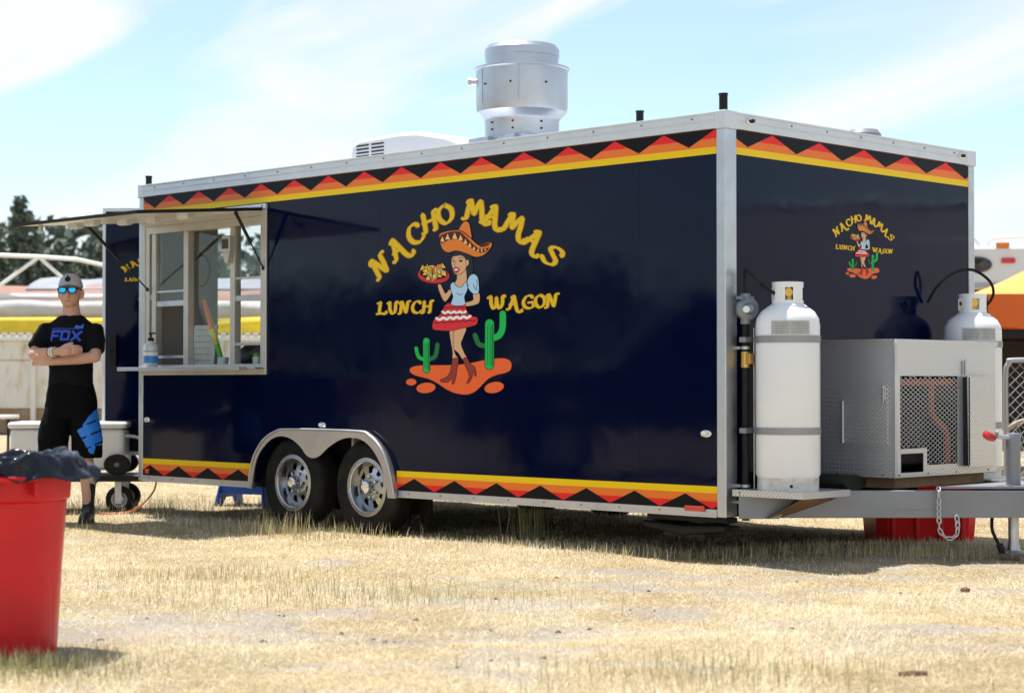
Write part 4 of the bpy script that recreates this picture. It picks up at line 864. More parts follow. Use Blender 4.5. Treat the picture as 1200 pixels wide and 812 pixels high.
# ------------------------------------------------------------------ propane cylinders
def propane(y, label, face):
    p = T(.25, y, .414); o = thing('propane_tank', label, 'gas tank', p, TA, 'propane tanks strapped to the front wall')
    r = .176
    m = MB(); m.lathe([(0, .055), (r - .012, .06), (r, .085), (r, .90), (r - .006, .935), (r - .028, .972), (r - .065, 1.0), (.085, 1.018), (.03, 1.024), (0, 1.024)], 48); m.build('tank_body', WHITEP, o, smooth=40)
    m = MB(); m.lathe([(r - .008, 0), (r - .008, .075), (r - .012, .075), (r - .012, 0)], 48, closed=True); m.lathe([(.001, .03), (r - .013, .03)], 24) if False else None; m.build('foot_ring', mat('worn_tank_foot', (.74, .74, .74), .4, var=.4, vscale=14, c2=(.50, .40, .30)), o, smooth=40)
    m = MB(); q = (math.cos(face) * (r - .0075), math.sin(face) * (r - .0075)); d = Vector((math.cos(face), math.sin(face), 0)); m.cyl((q[0], q[1], .025), (q[0] + d.x * .002, q[1] + d.y * .002, .025), .009, n=12); m.build('drain_hole', BLACKP, o)
    # collar: open ring with cut-outs
    m = MB(); rc = .083; t_ = .004
    for a0, a1, z0, z1 in ((30, 330, 1.005, 1.035), (30, 330, 1.105, 1.135), (30, 75, 1.034, 1.106), (120, 165, 1.034, 1.106), (195, 240, 1.034, 1.106), (285, 330, 1.034, 1.106)):
        n = 14; vs = []
        for i in range(n + 1):
            a = face + R(180) + R(a0 + (a1 - a0) * i / n) - R(180); a = face + math.pi + R(a0 + (a1 - a0) * i / n - 180 + 180)
            for rr_ in (rc, rc + t_):
                for z in (z0, z1): vs.append((rr_ * math.cos(a), rr_ * math.sin(a), z))
        fs = []
        for i in range(n):
            b0 = i * 4; fs += [(b0, b0 + 4, b0 + 5, b0 + 1), (b0 + 2, b0 + 3, b0 + 7, b0 + 6), (b0 + 1, b0 + 5, b0 + 7, b0 + 3), (b0, b0 + 2, b0 + 6, b0 + 4)]
        fs += [(0, 1, 3, 2), (n * 4, n * 4 + 2, n * 4 + 3, n * 4 + 1)]
        m.add(vs, fs)
    m.build('collar', WHITEP, o, smooth=40)
    m = MB(); m.lathe([(.022, 1.02), (.022, 1.06), (.028, 1.065), (.028, 1.095), (.015, 1.10), (.015, 1.115), (.036, 1.118), (.036, 1.134), (0, 1.136)], 12)
    e1 = Vector((math.cos(face + 1.2), math.sin(face + 1.2), 0)) * .055; e2 = Vector((math.cos(face - 1.3), math.sin(face - 1.3), 0)) * .085
    m.cyl((e1.x, e1.y, 1.075), (-e1.x * .5, -e1.y * .5, 1.075), .016, n=10); m.cyl((0, 0, 1.075), (e2.x, e2.y, 1.075), .013, n=10); m.cyl((d.x * .02, d.y * .02, 1.078), (d.x * .058, d.y * .058, 1.078), .024, n=6); m.build('valve', BRASS, o)
    # printed data label, wrapped round the body
    m = MB(); n = 10
    LAB = mat('label_print', (.55, .55, .54), .5, var=.35, vscale=55, stretch=(1, 1, .25))
    m.grid(lambda u, v: ((r + .0012) * math.cos(face + (u - .5) * 1.25), (r + .0012) * math.sin(face + (u - .5) * 1.25), .845 + v * .075), n, 2); m.build('data_label', LAB, o)
    m = MB()
    for i in range(7):
        for u0 in (-.47, .04):
            m.grid(lambda u, v: ((r + .0024) * math.cos(face + (u0 + u * .42) * 1.25), (r + .0024) * math.sin(face + (u0 + u * .42) * 1.25), .852 + i * .0092 + v * .0035), 5, 2)
    m.build('label_lines', mat('label_ink', (.26, .26, .27), .6), o)
    for z in (.321, .821):
        m = MB(); m.lathe([(r + .001, z - .019), (r + .005, z - .019), (r + .005, z + .019), (r + .001, z + .019)], 48, closed=True); st = m.build('strap', mat('strap_metal', (.30, .30, .32), .45, .6), o, smooth=40)
        m = MB(); m.box(-.21, -r + .01, -.16, .16, z - .014, z + .014); m.build('strap_arm', mat('strap_metal', (.3, .3, .32), .45, .6), st, smooth=0)
    return o
propane(.233, 'tall white propane tank nearest the serving side wall of the trailer', R(-48))
propane(2.168, 'white propane tank standing behind the generator box', R(-45))

# ------------------------------------------------------------------ things at the serving window
m = MB(); m.box(-5.5, -4.1, .062, .36, 1.075, 1.098); m.build('inner_counter', ALU, tr, smooth=0, bevel=.003)
def at_trailer(name, label, cat, x, y, z, rz=0): return thing(name, label, cat, T(x, y, z), TA + rz)
b_ = at_trailer('sanitizer_bottle', 'clear pump bottle with blue label on the serving shelf', 'bottle', -5.335, -.085, 1.108)
m = MB(); m.lathe([(0, 0), (.050, 0), (.054, .008), (.054, .15), (.048, .175), (.022, .195), (.020, .205), (0, .205)], 28); m.build('bottle_body', mat('clear_gel', (.55, .58, .60), .12, coat=.6), b_, smooth=40)
m = MB(); m.lathe([(.0548, .035), (.0548, .125)], 28); lb = m.build('bottle_label', mat('blue_label', (.04, .22, .62), .4), b_, smooth=40)
m = MB(); m.lathe([(.0553, .09), (.0553, .118)], 28); m.build('label_band', mat('white_label', (.75, .75, .75), .4), lb, smooth=40)
m = MB(); m.lathe([(.023, .20), (.023, .222), (.008, .226), (.008, .25), (.018, .252), (.018, .262), (0, .264)], 16); m.box(-.012, .05, -.008, .008, .252, .263); m.build('pump', BLACKP, b_)
o = at_trailer('menu_board', 'small white hand-written menu board leaning inside the serving window', 'menu board', -4.98, .12, 1.098, .1)
m = MB(); m.box(-.125, .125, -.006, .006, 0, .33, Matrix.Rotation(R(-8), 4, 'X')); m.build('board', mat('whiteboard', (.70, .69, .66), .3), o, smooth=0, bevel=.004)
m = MB(); rs = random.Random(3)
for i in range(6):
    x = -.10
    while x < .08:
        l = rs.uniform(.012, .035); z = .29 - i * .046
        m.add([tuple(Matrix.Rotation(R(-8), 4, 'X') @ Vector(p)) for p in ((x, -.0072, z), (x + l, -.0072, z + .002), (x + l, -.0072, z + .007), (x, -.0072, z + .006))], [(0, 1, 2, 3)]); x += l + .012
m.build('marker_lines', mat('marker_red', (.45, .18, .14), .6), o, smooth=0)
o = at_trailer('tasting_cup', 'small white cup holding a bright orange and green plastic stick', 'cup', -4.70, .11, 1.098)
m = MB(); m.lathe([(0, 0), (.032, 0), (.040, .085), (.037, .085), (.030, .006), (0, .006)], 20); m.build('cup_body', WHITEP, o)
o = at_trailer('plastic_stick', 'slanted plastic stick fading from orange to yellow to green at the window', 'toy', -4.70, .11, 1.11)
for nm, a, b, r0, r1, c in (('green_section', 0, .33, .016, .020, (.10, .50, .06)), ('yellow_section', .33, .55, .020, .022, (.75, .60, .04)), ('orange_section', .55, 1.0, .022, .012, (.80, .16, .03))):
    e0 = Vector((0, 0, .0)); e1 = Vector((-.245, .0, .50)); m = MB(); m.tube([e0.lerp(e1, a), e0.lerp(e1, (a + b) / 2), e0.lerp(e1, b)], [r0, (r0 + r1) / 2 + .002, r1], 10); m.build(nm, mat(nm, c, .3), o)
o = at_trailer('cup_dispenser', 'white stack of paper cups hanging beside the window mullion', 'cups', -5.16, .14, 1.66)
m = MB()
for k in range(9): m.lathe([(.026, k * .031), (.034, k * .031 + .034), (.036, k * .031 + .036), (.034, k * .031 + .038)], 18)
m.build('cup_stack', WHITEP, o); m = MB(); m.box(-.012, .012, .03, .05, -.01, .34); m.build('wall_bracket', ALU, o)
o = MB(); cpts = [(.10 * math.cos(R(a)), 0, .115 * math.sin(R(a))) for a in range(-100, 131, 10)]
tag(o.tube(cpts, .009, 8).build('cable_loop', RUBBER, None, loc=T(-5.04, .16, 1.83), rot=(0, 0, TA)), 'black cable loop hanging inside the serving window', 'cable')
o = at_trailer('window_speaker', 'small beige box speaker fixed high on the window mullion', 'speaker', -4.47, -.02, 1.90)
m = MB(); m.box(-.045, .045, -.03, .02, .03, .15); m.plate([(-.045, .03), (.045, .03), (.02, -.05), (-.01, -.05)], [], S, -.028, .018); m.build('housing', FRAMEM, o, smooth=0, bevel=.006)
m = MB(); m.box(-.035, .035, -.034, -.031, .055, .125); m.build('grille', mat('dark_grille', (.05, .05, .05), .6), o, smooth=0)
o = at_trailer('black_bag', 'crumpled black bag on the counter behind the right sash', 'bag', -4.47, .22, 1.098)
m = MB(); m.grid(lambda u, v: ((.13 * math.sin(v * 3.14) + .002) * math.cos(u * 6.283) * (1 + .2 * math.sin(u * 19 + v * 5)), (.09 * math.sin(v * 3.14) + .002) * math.sin(u * 6.283) * (1 + .2 * math.sin(u * 13)), (1 - math.cos(v * 3.14)) * .085 * (1 + .15 * math.sin(u * 15))), 24, 12, True); m.build('bag_body', mat('bag_black', (.012, .012, .012), .35, bump=.6, bscale=30), o)
o = at_trailer('condiment_jar', 'small clear jar with green lid on the window counter', 'jar', -4.29, .10, 1.098)
m = MB(); m.lathe([(0, 0), (.032, 0), (.034, .01), (.034, .08), (.026, .09), (0, .09)], 18); m.build('jar_body', mat('jar_glass', (.45, .48, .42), .15, coat=.5), o); m = MB(); m.lathe([(.029, .088), (.029, .112), (0, .114)], 18); m.build('lid', mat('jar_lid', (.06, .22, .05), .4), o)
m = MB(); m.tube(smooth_pts([T(-5.45, .05, .27), T(-5.46, .03, .18), T(-5.50, -.05, .08), T(-5.60, -.12, .02), T(-5.85, -.2, .012), T(-6.3, .3, .012)], 8), .007, 8)
tag(m.build('power_cord', mat('orange_cord', (.50, .13, .03), .5)), 'orange power cord hanging from the rear of the trailer to the grass', 'cord')

# blue step stool seen under the trailer, at the rear door
o = thing('step_stool', 'blue plastic step stool on the grass behind the trailer', 'stool', T(-5.80, 1.22, 0), TA + R(20))
BLUEP = mat('blue_plastic', (.012, .09, .52), .4)
m = MB(); m.box(-.22, .22, -.15, .15, .20, .235); m.build('step_top', BLUEP, o, smooth=0, bevel=.012)
for s in (-1, 1):
    m = MB(); m.plate([(-.16, .205), (.16, .205), (.20, 0), (.10, 0), (.06, .07), (-.06, .07), (-.10, 0), (-.20, 0)], [], lambda u, v, w_: (w_ + s * (.235 - v) * .15, u, v), s * .19 - .012, s * .19 + .012); m.build('leg', BLUEP, o, smooth=0, bevel=.006)
    m = MB(); m.box(-.20, .20, s * .145 - .008, s * .145 + .008, .10, .205); m.build('apron', BLUEP, o, smooth=0, bevel=.004)

# ------------------------------------------------------------------ red bins
REDB = mat('red_bin_plastic', (.68, .012, .02), .36, spec=.35, var=.25, vscale=5, bump=.08, bscale=25, bdist=.004, c2=(.56, .012, .02))
o = thing('trash_bin', 'red plastic trash bin lined with a black bag, beside the standing man', 'trash bin', (-1.907, 6.92, -.01), 0); o.scale = (.95, .95, 1)
m = MB(); NS = 72
def bin_prof(u, z):
    a = u * 2 * math.pi; r = .228 + (z / .70) * .052
    r += .006 * max(0, math.cos(a * 4 + .5)) ** 6 * (z < .60)
    return (r * math.cos(a), r * math.sin(a), z)
for zs in ((0, .02, .15, .30, .45, .575),): m.grid(lambda u, v: bin_prof(u, zs[min(5, int(round(v * 5)))]), NS, 6, True)
m.lathe([(.271, .575), (.283, .585), (.286, .62), (.286, .68), (.296, .684), (.298, .706), (.290, .712), (.274, .706), (.262, .5), (.235, .02), (0, .02)], NS); m.lathe([(0, .001), (.228, .0)], 24); m.build('bin_body', REDB, o, smooth=40)
for a in (R(-62), R(118)):
    M_ = Matrix.Rotation(a, 4, 'Z'); m = MB(); m.box(.285, .335, -.085, .085, .655, .675, M_); m.box(.285, .333, -.085, -.070, .60, .656, M_); m.box(.285, .333, .070, .085, .60, .656, M_); m.build('handle', REDB, o, smooth=0, bevel=.006)
BAGM = mat('bin_bag', (.005, .006, .012), .13, spec=.32, bump=.5, bscale=18, bdist=.02)
m = MB()
def bagp(u, v):
    a = u * 2 * math.pi; n = mnoise.noise(Vector((math.cos(a) * 2.2, math.sin(a) * 2.2, v * 2.0))); n2 = mnoise.noise(Vector((math.cos(a) * 6, math.sin(a) * 6, 5 + v * 5)))
    right = max(0, math.cos(a + .25)) ** 3
    prof = [(.10, .60), (.22, .64), (.262, .715), (.285, .745), (.305, .735), (.318, .70), (.318 + .02 * right, .665 - .02 * right)]
    t = v * (len(prof) - 1); i = min(len(prof) - 2, int(t)); f_ = t - i; r = prof[i][0] * (1 - f_) + prof[i + 1][0] * f_; z = prof[i][1] * (1 - f_) + prof[i + 1][1] * f_
    k = .4 + .6 * min(1, v * 1.6)
    return (( r + .014 * n * k + .010 * n2 * k + .075 * right * v ** 1.5) * math.cos(a), (r + .014 * n * k + .010 * n2 * k + .075 * right * v ** 1.5) * math.sin(a), z + (.055 * n + .022 * n2) * k + .02 * right * v)
m.grid(bagp, 120, 30, True); bg_ = m.build('bin_bag', BAGM, o, smooth=60)
sm_ = bg_.modifiers.new('thick', 'SOLIDIFY'); sm_.thickness = .003
o = thing('red_tub', 'bright red plastic tub on the grass behind the trailer hitch', 'tub', (2.58, 11.90, -.01), .05)
m = MB(); hw, hd = .335, .24
for z, g in ((0, .90), (.06, .92), (.34, .985), (.36, 1.03), (.385, 1.03), (.385, .99), (.03, .88)):
    m.v += [(sx * hw * g * cx, sy * hd * g * cy, z) for sx, sy, cx, cy in ((-1, -1, .82, 1), (1, -1, .82, 1), (1, -1, 1, .8), (1, 1, 1, .8), (1, 1, .82, 1), (-1, 1, .82, 1), (-1, 1, 1, .8), (-1, -1, 1, .8))]
for i in range(6):
    for j in range(8): m.f.append((i * 8 + j, i * 8 + (j + 1) % 8, (i + 1) * 8 + (j + 1) % 8, (i + 1) * 8 + j)); m.m.append(0)
m.f += [tuple(range(8)), tuple(range(48, 56))]; m.m += [0, 0]
m.build('tub_body', mat('red_tub_plastic', (.78, .010, .014), .35, spec=.3), o, smooth=30, bevel=.008)
for x in (-.22, -.07, .08, .22):
    m = MB(); m.box(x - .014, x + .014, -hd * .975 - .012, -hd * .90, .02, .335); m.build('rib', mat('red_tub_plastic', (.78, .010, .014), .35, spec=.3), o, smooth=0, bevel=.006)

# ------------------------------------------------------------------ cart and cooler behind the man
o = thing('wheeled_cooler', 'white wheeled cooler standing on the flat cart', 'cooler', (-3.42, 14.55, .292), R(4)); o.scale = (1, 1, .80)
CW = mat('cooler_white', (.72, .72, .71), .4, var=.08, vscale=4)
m = MB(); m.box(-.43, .43, -.24, .24, .045, .44); m.build('cooler_body', CW, o, smooth=30, bevel=.035)
m = MB(); m.box(-.445, .445, -.255, .255, .443, .505); m.build('lid', CW, o, smooth=30, bevel=.022)
for y in (-.255, .225):
    m = MB(); m.lathe([(0, 0), (.095, 0), (.10, .008), (.10, .035), (.092, .042), (0, .042)], 28, Matrix.Translation((.385, y + .015, .10)) @ Matrix.Rotation(R(90), 4, 'X')); wq = m.build('wheel', RUBBER, o); m = MB(); m.lathe([(0, .04), (.022, .042), (.020, .05), (0, .052)], 12, Matrix.Translation((.385, y + .015, .10)) @ Matrix.Rotation(R(90), 4, 'X')); m.build('hub', mat('grey_hub', (.12, .12, .12), .5), wq)
m = MB(); m.cyl((.43, -.10, .37), (.50, -.10, .36), .016, n=8); m.cyl((.50, -.10, .36), (.60, -.12, .32), .013, n=8); m.build('pull_handle', CW, o)
o = thing('flat_cart', 'low steel flat cart with upright handle and rubber tyred wheels behind the man', 'cart', (-3.32, 14.55, 0), R(4))
m = MB(); m.box(-.62, .60, -.30, .30, .262, .290); m.build('deck', mat('cart_grey', (.22, .23, .25), .5, .4, var=.3, vscale=6), o, smooth=0, bevel=.005)
m = MB(); m.box(-.63, .61, -.315, -.301, .245, .29); m.box(-.63, .61, .301, .315, .245, .29); m.box(.601, .64, -.315, .315, .248, .285); m.build('deck_rim', BLACKP, o, smooth=0, bevel=.004)
def cart_wheel(x, y, r):
    M_ = Matrix.Translation((x, y, r)) @ Matrix.Rotation(R(90), 4, 'X'); m = MB(); m.lathe([(r * .58, -.028), (r * .8, -.036), (r * .95, -.03), (r, -.012), (r, .012), (r * .95, .03), (r * .8, .036), (r * .58, .028)], 30, M_, closed=True); wq = m.build('wheel', RUBBER, o)
    m = MB(); m.lathe([(0, -.022), (r * .2, -.026), (r * .3, -.012), (r * .56, -.018), (r * .59, -.026), (r * .59, .026), (r * .3, .012), (0, .022)], 24, M_); m.build('rim', STEEL, wq)
    m = MB()
    for s in (-1, 1): m.box(x - .03, x + .02, y + s * .045 - .004, y + s * .045 + .004, r - .03, .262)
    m.box(x - .07, x + .06, y - .05, y + .05, .254, .262); m.build('fork', STEEL, o, smooth=0)
for x in (-.48, .30):
    for y in (-.22, .22): cart_wheel(x, y, .105)
m = MB(); m.tube(smooth_pts([(.52, -.24, .28), (.50, -.24, .60), (.475, -.24, .82), (.50, -.24, .97)], 6), .017, 10); m.tube(smooth_pts([(.52, .24, .28), (.50, .24, .60), (.475, .24, .82), (.50, .24, .97)], 6), .017, 10); m.cyl((.50, -.24, .97), (.50, .24, .97), .017, n=10); m.build('push_handle', STEEL, o)
m = MB(); m.lathe([(0, -.02), (.055, -.02), (.06, 0), (.055, .02), (0, .02)], 18, Matrix.Translation((.56, -.26, .345)) @ Matrix.Rotation(R(90), 4, 'X')); m.build('handle_knob', BLACKP, o)
m = MB(); m.box(.45, .60, -.262, -.235, .29, .33); m.box(.47, .55, -.27, -.23, .33, .38); m.build('handle_bracket', STEEL, o, bevel=.01)

# ------------------------------------------------------------------ standing man
def capsule_chain(m, pts, n=14):
    """round-ended loft through (x, y, z, r) or (x, y, z, rx, ry) points; ellipse points keep horizontal rings"""
    ell = len(pts[0]) == 5
    if not ell:
        P = [Vector(p[:3]) for p in pts]; r = [p[3] for p in pts]
        d0 = (P[0] - P[1]).normalized(); d1 = (P[-1] - P[-2]).normalized()
        PP = [P[0] + d0 * r[0] * .95, P[0] + d0 * r[0] * .6] + P + [P[-1] + d1 * r[-1] * .6, P[-1] + d1 * r[-1] * .95]
        RR = [r[0] * .25, r[0] * .78] + r + [r[-1] * .78, r[-1] * .25]
        m.tube(PP, RR, n)
    else:
        vs = []; fs = []; k = len(pts)
        for (x, y, z, rx, ry) in pts:
            for j in range(24): a = 2 * math.pi * j / 24; vs.append((x + rx * math.cos(a), y + ry * math.sin(a), z))
        for i in range(k - 1):
            for j in range(24): j2 = (j + 1) % 24; fs.append((i * 24 + j, i * 24 + j2, (i + 1) * 24 + j2, (i + 1) * 24 + j))
        fs += [tuple(reversed(range(24))), tuple((k - 1) * 24 + j for j in range(24))]; m.add(vs, fs)
def remeshed(name, m, mats, parent, voxel, smooth_it=4, paint=None, wrinkle=0, seed=0, fac=.5):
    me0 = m.mesh(name + '_src', mats, 0); o = bpy.data.objects.new(name + '_src', me0); col.objects.link(o)
    md = o.modifiers.new('r', 'REMESH'); md.mode = 'VOXEL'; md.voxel_size = voxel
    ms = o.modifiers.new('s', 'SMOOTH'); ms.factor = fac; ms.iterations = smooth_it
    dg = bpy.context.evaluated_depsgraph_get(); me = bpy.data.meshes.new_from_object(o.evaluated_get(dg)); bpy.data.objects.remove(o)
    me.name = name; me.materials.clear()
    for q in (mats if isinstance(mats, (list, tuple)) else [mats]): me.materials.append(q)
    if wrinkle:
        me.update(); co = [v.co.copy() for v in me.vertices]; no = [v.normal.copy() for v in me.vertices]
        for v, c, nn_ in zip(me.vertices, co, no):
            f_ = mnoise.noise(Vector((c.x * 9 + seed, c.y * 9, c.z * 5))) + .6 * mnoise.noise(Vector((c.x * 16 + c.z * 9, c.y * 16 + seed, c.z * 13)))
            v.co = c + nn_ * f_ * wrinkle
    if paint:
        for p in me.polygons: p.material_index = paint(p.center)
    me.shade_smooth(); me.update()
    return link(name, me, parent)
man = thing('person', 'person in black shirt and shorts with crossed arms, grey cap and blue sunglasses', 'person', (-3.165, 13.40, float(gz(-3.16, 13.4)) - .005), 0)
SKIN = mat('skin', (.58, .33, .24), .5, spec=.35, var=.12, vscale=12)
CLOTH = mat('black_jersey', (.006, .006, .008), .85, spec=.12, bump=.15, bscale=60, bdist=.003)
SHORTM = mat('black_shorts', (.004, .004, .005), .85, spec=.08, bump=.15, bscale=60, bdist=.003)
BLUEC = mat('blue_print', (.015, .20, .75), .6)
m = MB()
# head: skull, jaw, nose, ears, lips
capsule_chain(m, [(0, .015, 1.60, .060, .070), (0, .012, 1.63, .076, .087), (0, .012, 1.67, .079, .093), (0, .015, 1.71, .077, .092), (0, .018, 1.75, .060, .075), (0, .018, 1.772, .03, .04)])
capsule_chain(m, [(0, -.045, 1.548, .022, .020), (0, -.038, 1.556, .040, .038), (0, -.022, 1.572, .058, .060), (0, -.012, 1.60, .068, .076), (0, -.008, 1.64, .072, .080)])
capsule_chain(m, [(0, -.082, 1.655, .011), (0, -.094, 1.63, .013), (0, -.100, 1.616, .015)]); capsule_chain(m, [(-.014, -.088, 1.612, .008), (.014, -.088, 1.612, .008)])
for s in (-1, 1): capsule_chain(m, [(s * .080, .02, 1.66, .014), (s * .084, .025, 1.635, .016), (s * .078, .02, 1.612, .010)])
capsule_chain(m, [(-.022, -.078, 1.587, .008), (0, -.085, 1.588, .010), (.022, -.078, 1.587, .008)])
capsule_chain(m, [(0, .02, 1.62, .056), (0, .025, 1.54, .060), (0, .03, 1.485, .070), (0, .03, 1.44, .085), (0, .03, 1.40, .085)])
# trunk inside the clothes
capsule_chain(m, [(0, .03, 1.00, .13, .085), (0, .03, 1.15, .125, .085), (0, .03, 1.32, .145, .095), (0, .03, 1.42, .11, .07), (0, .03, 1.45, .05, .05)])
# arms crossed on the chest: his right arm (left in view) on top, hand on the other upper arm
def arm(sh, el, wr, rs): capsule_chain(m, [(*sh, rs[0]), (*(Vector(sh).lerp(Vector(el), .5)), rs[1]), (*el, rs[2])]); capsule_chain(m, [(*el, rs[2]), (*(Vector(el).lerp(Vector(wr), .35)), rs[3]), (*wr, rs[4])])
elR, wrR = (-.235, -.095, 1.205), (-.045, -.215, 1.222)
elL, wrL = (.200, -.085, 1.185), (-.120, -.165, 1.150)
arm((-.172, .03, 1.385), elR, wrR, (.052, .046, .040, .040, .027)); arm((.172, .03, 1.385), elL, wrL, (.052, .046, .040, .040, .027))
# upper hand: palm and five fingers laid over the other arm
capsule_chain(m, [(-.045, -.215, 1.222, .027), (.0, -.228, 1.228, .030), (.035, -.226, 1.230, .031)]); capsule_chain(m, [(-.01, -.226, 1.210, .022), (.035, -.226, 1.212, .022)])
for i, (dz, ln) in enumerate(((.030, .075), (.012, .085), (-.006, .080), (-.022, .064))):
    b0 = Vector((.045, -.225, 1.228 + dz)); capsule_chain(m, [(*b0, .0105), (b0.x + ln * .45, b0.y + .002, b0.z + .004, .0100), (b0.x + ln * .8, b0.y + .022, b0.z + .003, .0092), (b0.x + ln, b0.y + .045, b0.z - .002, .008)], 8)
capsule_chain(m, [(-.01, -.228, 1.246, .013), (.02, -.232, 1.266, .012), (.05, -.225, 1.278, .0105), (.068, -.212, 1.284, .009)], 8)
# lower hand tucked under the other arm, fingertips showing at the elbow
capsule_chain(m, [(-.12, -.165, 1.150, .027), (-.165, -.155, 1.152, .029), (-.19, -.14, 1.156, .027)])
for i, (dy, dz, ln) in enumerate(((-.012, -.018, .055), (-.006, -.004, .062), (.0, .010, .058), (.008, .024, .045))): b0 = Vector((-.195, -.135 + dy, 1.152 + dz)); capsule_chain(m, [(*b0, .0098), (b0.x - ln * .5, b0.y + .02, b0.z - .004, .009), (b0.x - ln * .8, b0.y + .045, b0.z - .008, .008)], 8)
capsule_chain(m, [(-.15, -.165, 1.168, .012), (-.175, -.175, 1.184, .011), (-.198, -.172, 1.196, .009)], 8)
# legs
for hip, knee, ank in (((-.078, .03, .86), (-.125, .0, .50), (-.150, .035, .085)), ((.075, .03, .86), (.118, .0, .50), (.128, .035, .085))):
    hp, kn, an = Vector(hip), Vector(knee), Vector(ank)
    capsule_chain(m, [(*(hp * 1), .066), (*hp.lerp(kn, .5), .068), (*kn, .056), (*kn.lerp(an, .12), .050), (*(kn.lerp(an, .34) + Vector((0, .018, 0))), .057), (*kn.lerp(an, .7), .042), (*an, .036)])
    capsule_chain(m, [(an.x, an.y + .02, .05, .034), (an.x, an.y - .06, .045, .036), (an.x, an.y - .14, .035, .034)])
remeshed('body', m, SKIN, man, .0065, 3)
# shirt
m = MB()
capsule_chain(m, [(0, .03, .93, .160, .115), (0, .03, 1.05, .158, .118), (0, .03, 1.18, .160, .122), (0, .028, 1.30, .175, .128), (0, .03, 1.38, .185, .112), (0, .03, 1.430, .155, .090), (0, .028, 1.470, .098, .078), (0, .028, 1.486, .080, .070)])
for s, el_ in ((-1, elR), (1, elL)):
    a = Vector((s * .165, .03, 1.385)); b = Vector(el_); q = a.lerp(b, .80); m.tube([a - (b - a) * .1, a, a.lerp(b, .4), q], [.06, .070, .072, .068], 18)
shirt = remeshed('shirt', m, CLOTH, man, .009, 5, wrinkle=.008, seed=2)
# shorts, with the blue slashed panel on one leg
m = MB(); capsule_chain(m, [(0, .03, .76, .180, .128), (0, .03, .84, .188, .132), (0, .03, .93, .172, .124), (0, .03, 1.0, .158, .116)])
for s, dx in ((-1, -.115), (1, .112)): capsule_chain(m, [(dx * 1.10, .012, .465 if s > 0 else .50, .104, .106), (dx * 1.06, .015, .60, .110, .112), (dx * .92, .02, .72, .108, .120), (dx * .72, .03, .82, .10, .12)])
PANEL = [(.205, .835), (.178, .80), (.112, .70), (.075, .660), (.112, .600), (.165, .50), (.185, .495), (.20, .555), (.26, .56), (.26, .835)]
def in_poly(x, z, P):
    c = False
    for i in range(len(P)):
        (x0, z0), (x1, z1) = P[i - 1], P[i]
        if (z0 > z) != (z1 > z) and x < (x1 - x0) * (z - z0) / (z1 - z0) + x0: c = not c
    return c
def shorts_paint(c):
    if c.y > .06 or not in_poly(c.x, c.z, PANEL): return 0
    k = (c.z - .5 * (c.x - .1)) % .085                   # black slashes across the panel
    return 0 if (k < .012 and (c.x + c.z * .35) % .09 > .03) else 1
remeshed('shorts', m, [SHORTM, BLUEC], man, .008, 5, paint=shorts_paint, wrinkle=.008, seed=9)
# socks and shoes
for an in ((-.150, .035), (.128, .035)):
    m = MB(); m.lathe([(.040, .07), (.041, .10), (.043, .16), (.048, .215), (.053, .275), (.054, .282), (.05, .284)], 22, Matrix.Translation((an[0], an[1], 0))); m.build('sock', mat('black_sock', (.012, .012, .013), .85), man)
    m = MB(); capsule_chain(m, [(an[0], an[1] + .03, .045, .042), (an[0], an[1] - .05, .045, .044), (an[0], an[1] - .12, .038, .044), (an[0] + .004, an[1] - .165, .034, .036)]); capsule_chain(m, [(an[0], an[1], .05, .046, .062), (an[0], an[1], .12, .048, .055)]); sho = remeshed('shoe', m, mat('black_shoe', (.013, .013, .014), .5), man, .007, 3)
    m = MB(); m.grid(lambda u, v: (an[0] + .051 * math.cos(u * 6.283) * (1 + .06 * math.sin(u * 6.283)), an[1] - .065 + .135 * math.sin(u * 6.283), .001 + v * .026), 28, 2, True); m.f.append(tuple(range(28, 56))); m.m.append(0); m.build('sole', mat('dark_sole', (.03, .03, .03), .7), sho)
    m = MB()
    for k in range(4): m.tube([(an[0] - .022, an[1] - .055 - k * .022, .088 - k * .006), (an[0], an[1] - .060 - k * .022, .094 - k * .006), (an[0] + .022, an[1] - .055 - k * .022, .088 - k * .006)], .004, 5)
    m.build('laces', mat('grey_lace', (.10, .10, .10), .8), sho, kind='stuff')
# cap with curved brim and dark badge
cap = link('cap', None, man, (0, .012, 1.688)); cap.rotation_euler = (R(-4), 0, 0)
m = MB(); m.grid(lambda u, v: (.086 * math.cos(u * 6.283) * math.cos(v * 1.5), .102 * math.sin(u * 6.283) * math.cos(v * 1.5), .0 + .100 * math.sin(v * 1.5)), 36, 12, True); m.build('crown', mat('grey_cap_cloth', (.40, .40, .43), .85, bump=.2, bscale=120, bdist=.002), cap, smooth=60)
m = MB(); m.grid(lambda u, v: ((.083 + .004 * v) * math.sin((u - .5) * 2.1), -.088 * math.cos((u - .5) * 1.5) - v * .062 * math.cos((u - .5) * 2.6), .010 - .018 * (1 - math.cos((u - .5) * 2.4)) * 1.6 - v * .020), 18, 5); br_ = m.build('brim', mat('dark_grey_cloth', (.12, .12, .14), .85), cap, smooth=60); q = br_.modifiers.new('t', 'SOLIDIFY'); q.thickness = .004
m = MB(); m.lathe([(.0, 0), (.020, 0), (.020, .003), (0, .004)], 12, Matrix.Translation((0, -.096, .045)) @ Matrix.Rotation(R(68), 4, 'X')); m.box(-.004, .004, -.104, -.090, .035, .075); m.build('badge', BLACKP, cap)
m = MB(); m.grid(lambda u, v: (.0785 * math.cos(u * 6.283), .015 + .092 * math.sin(u * 6.283), 1.655 + v * .045), 30, 3, True)
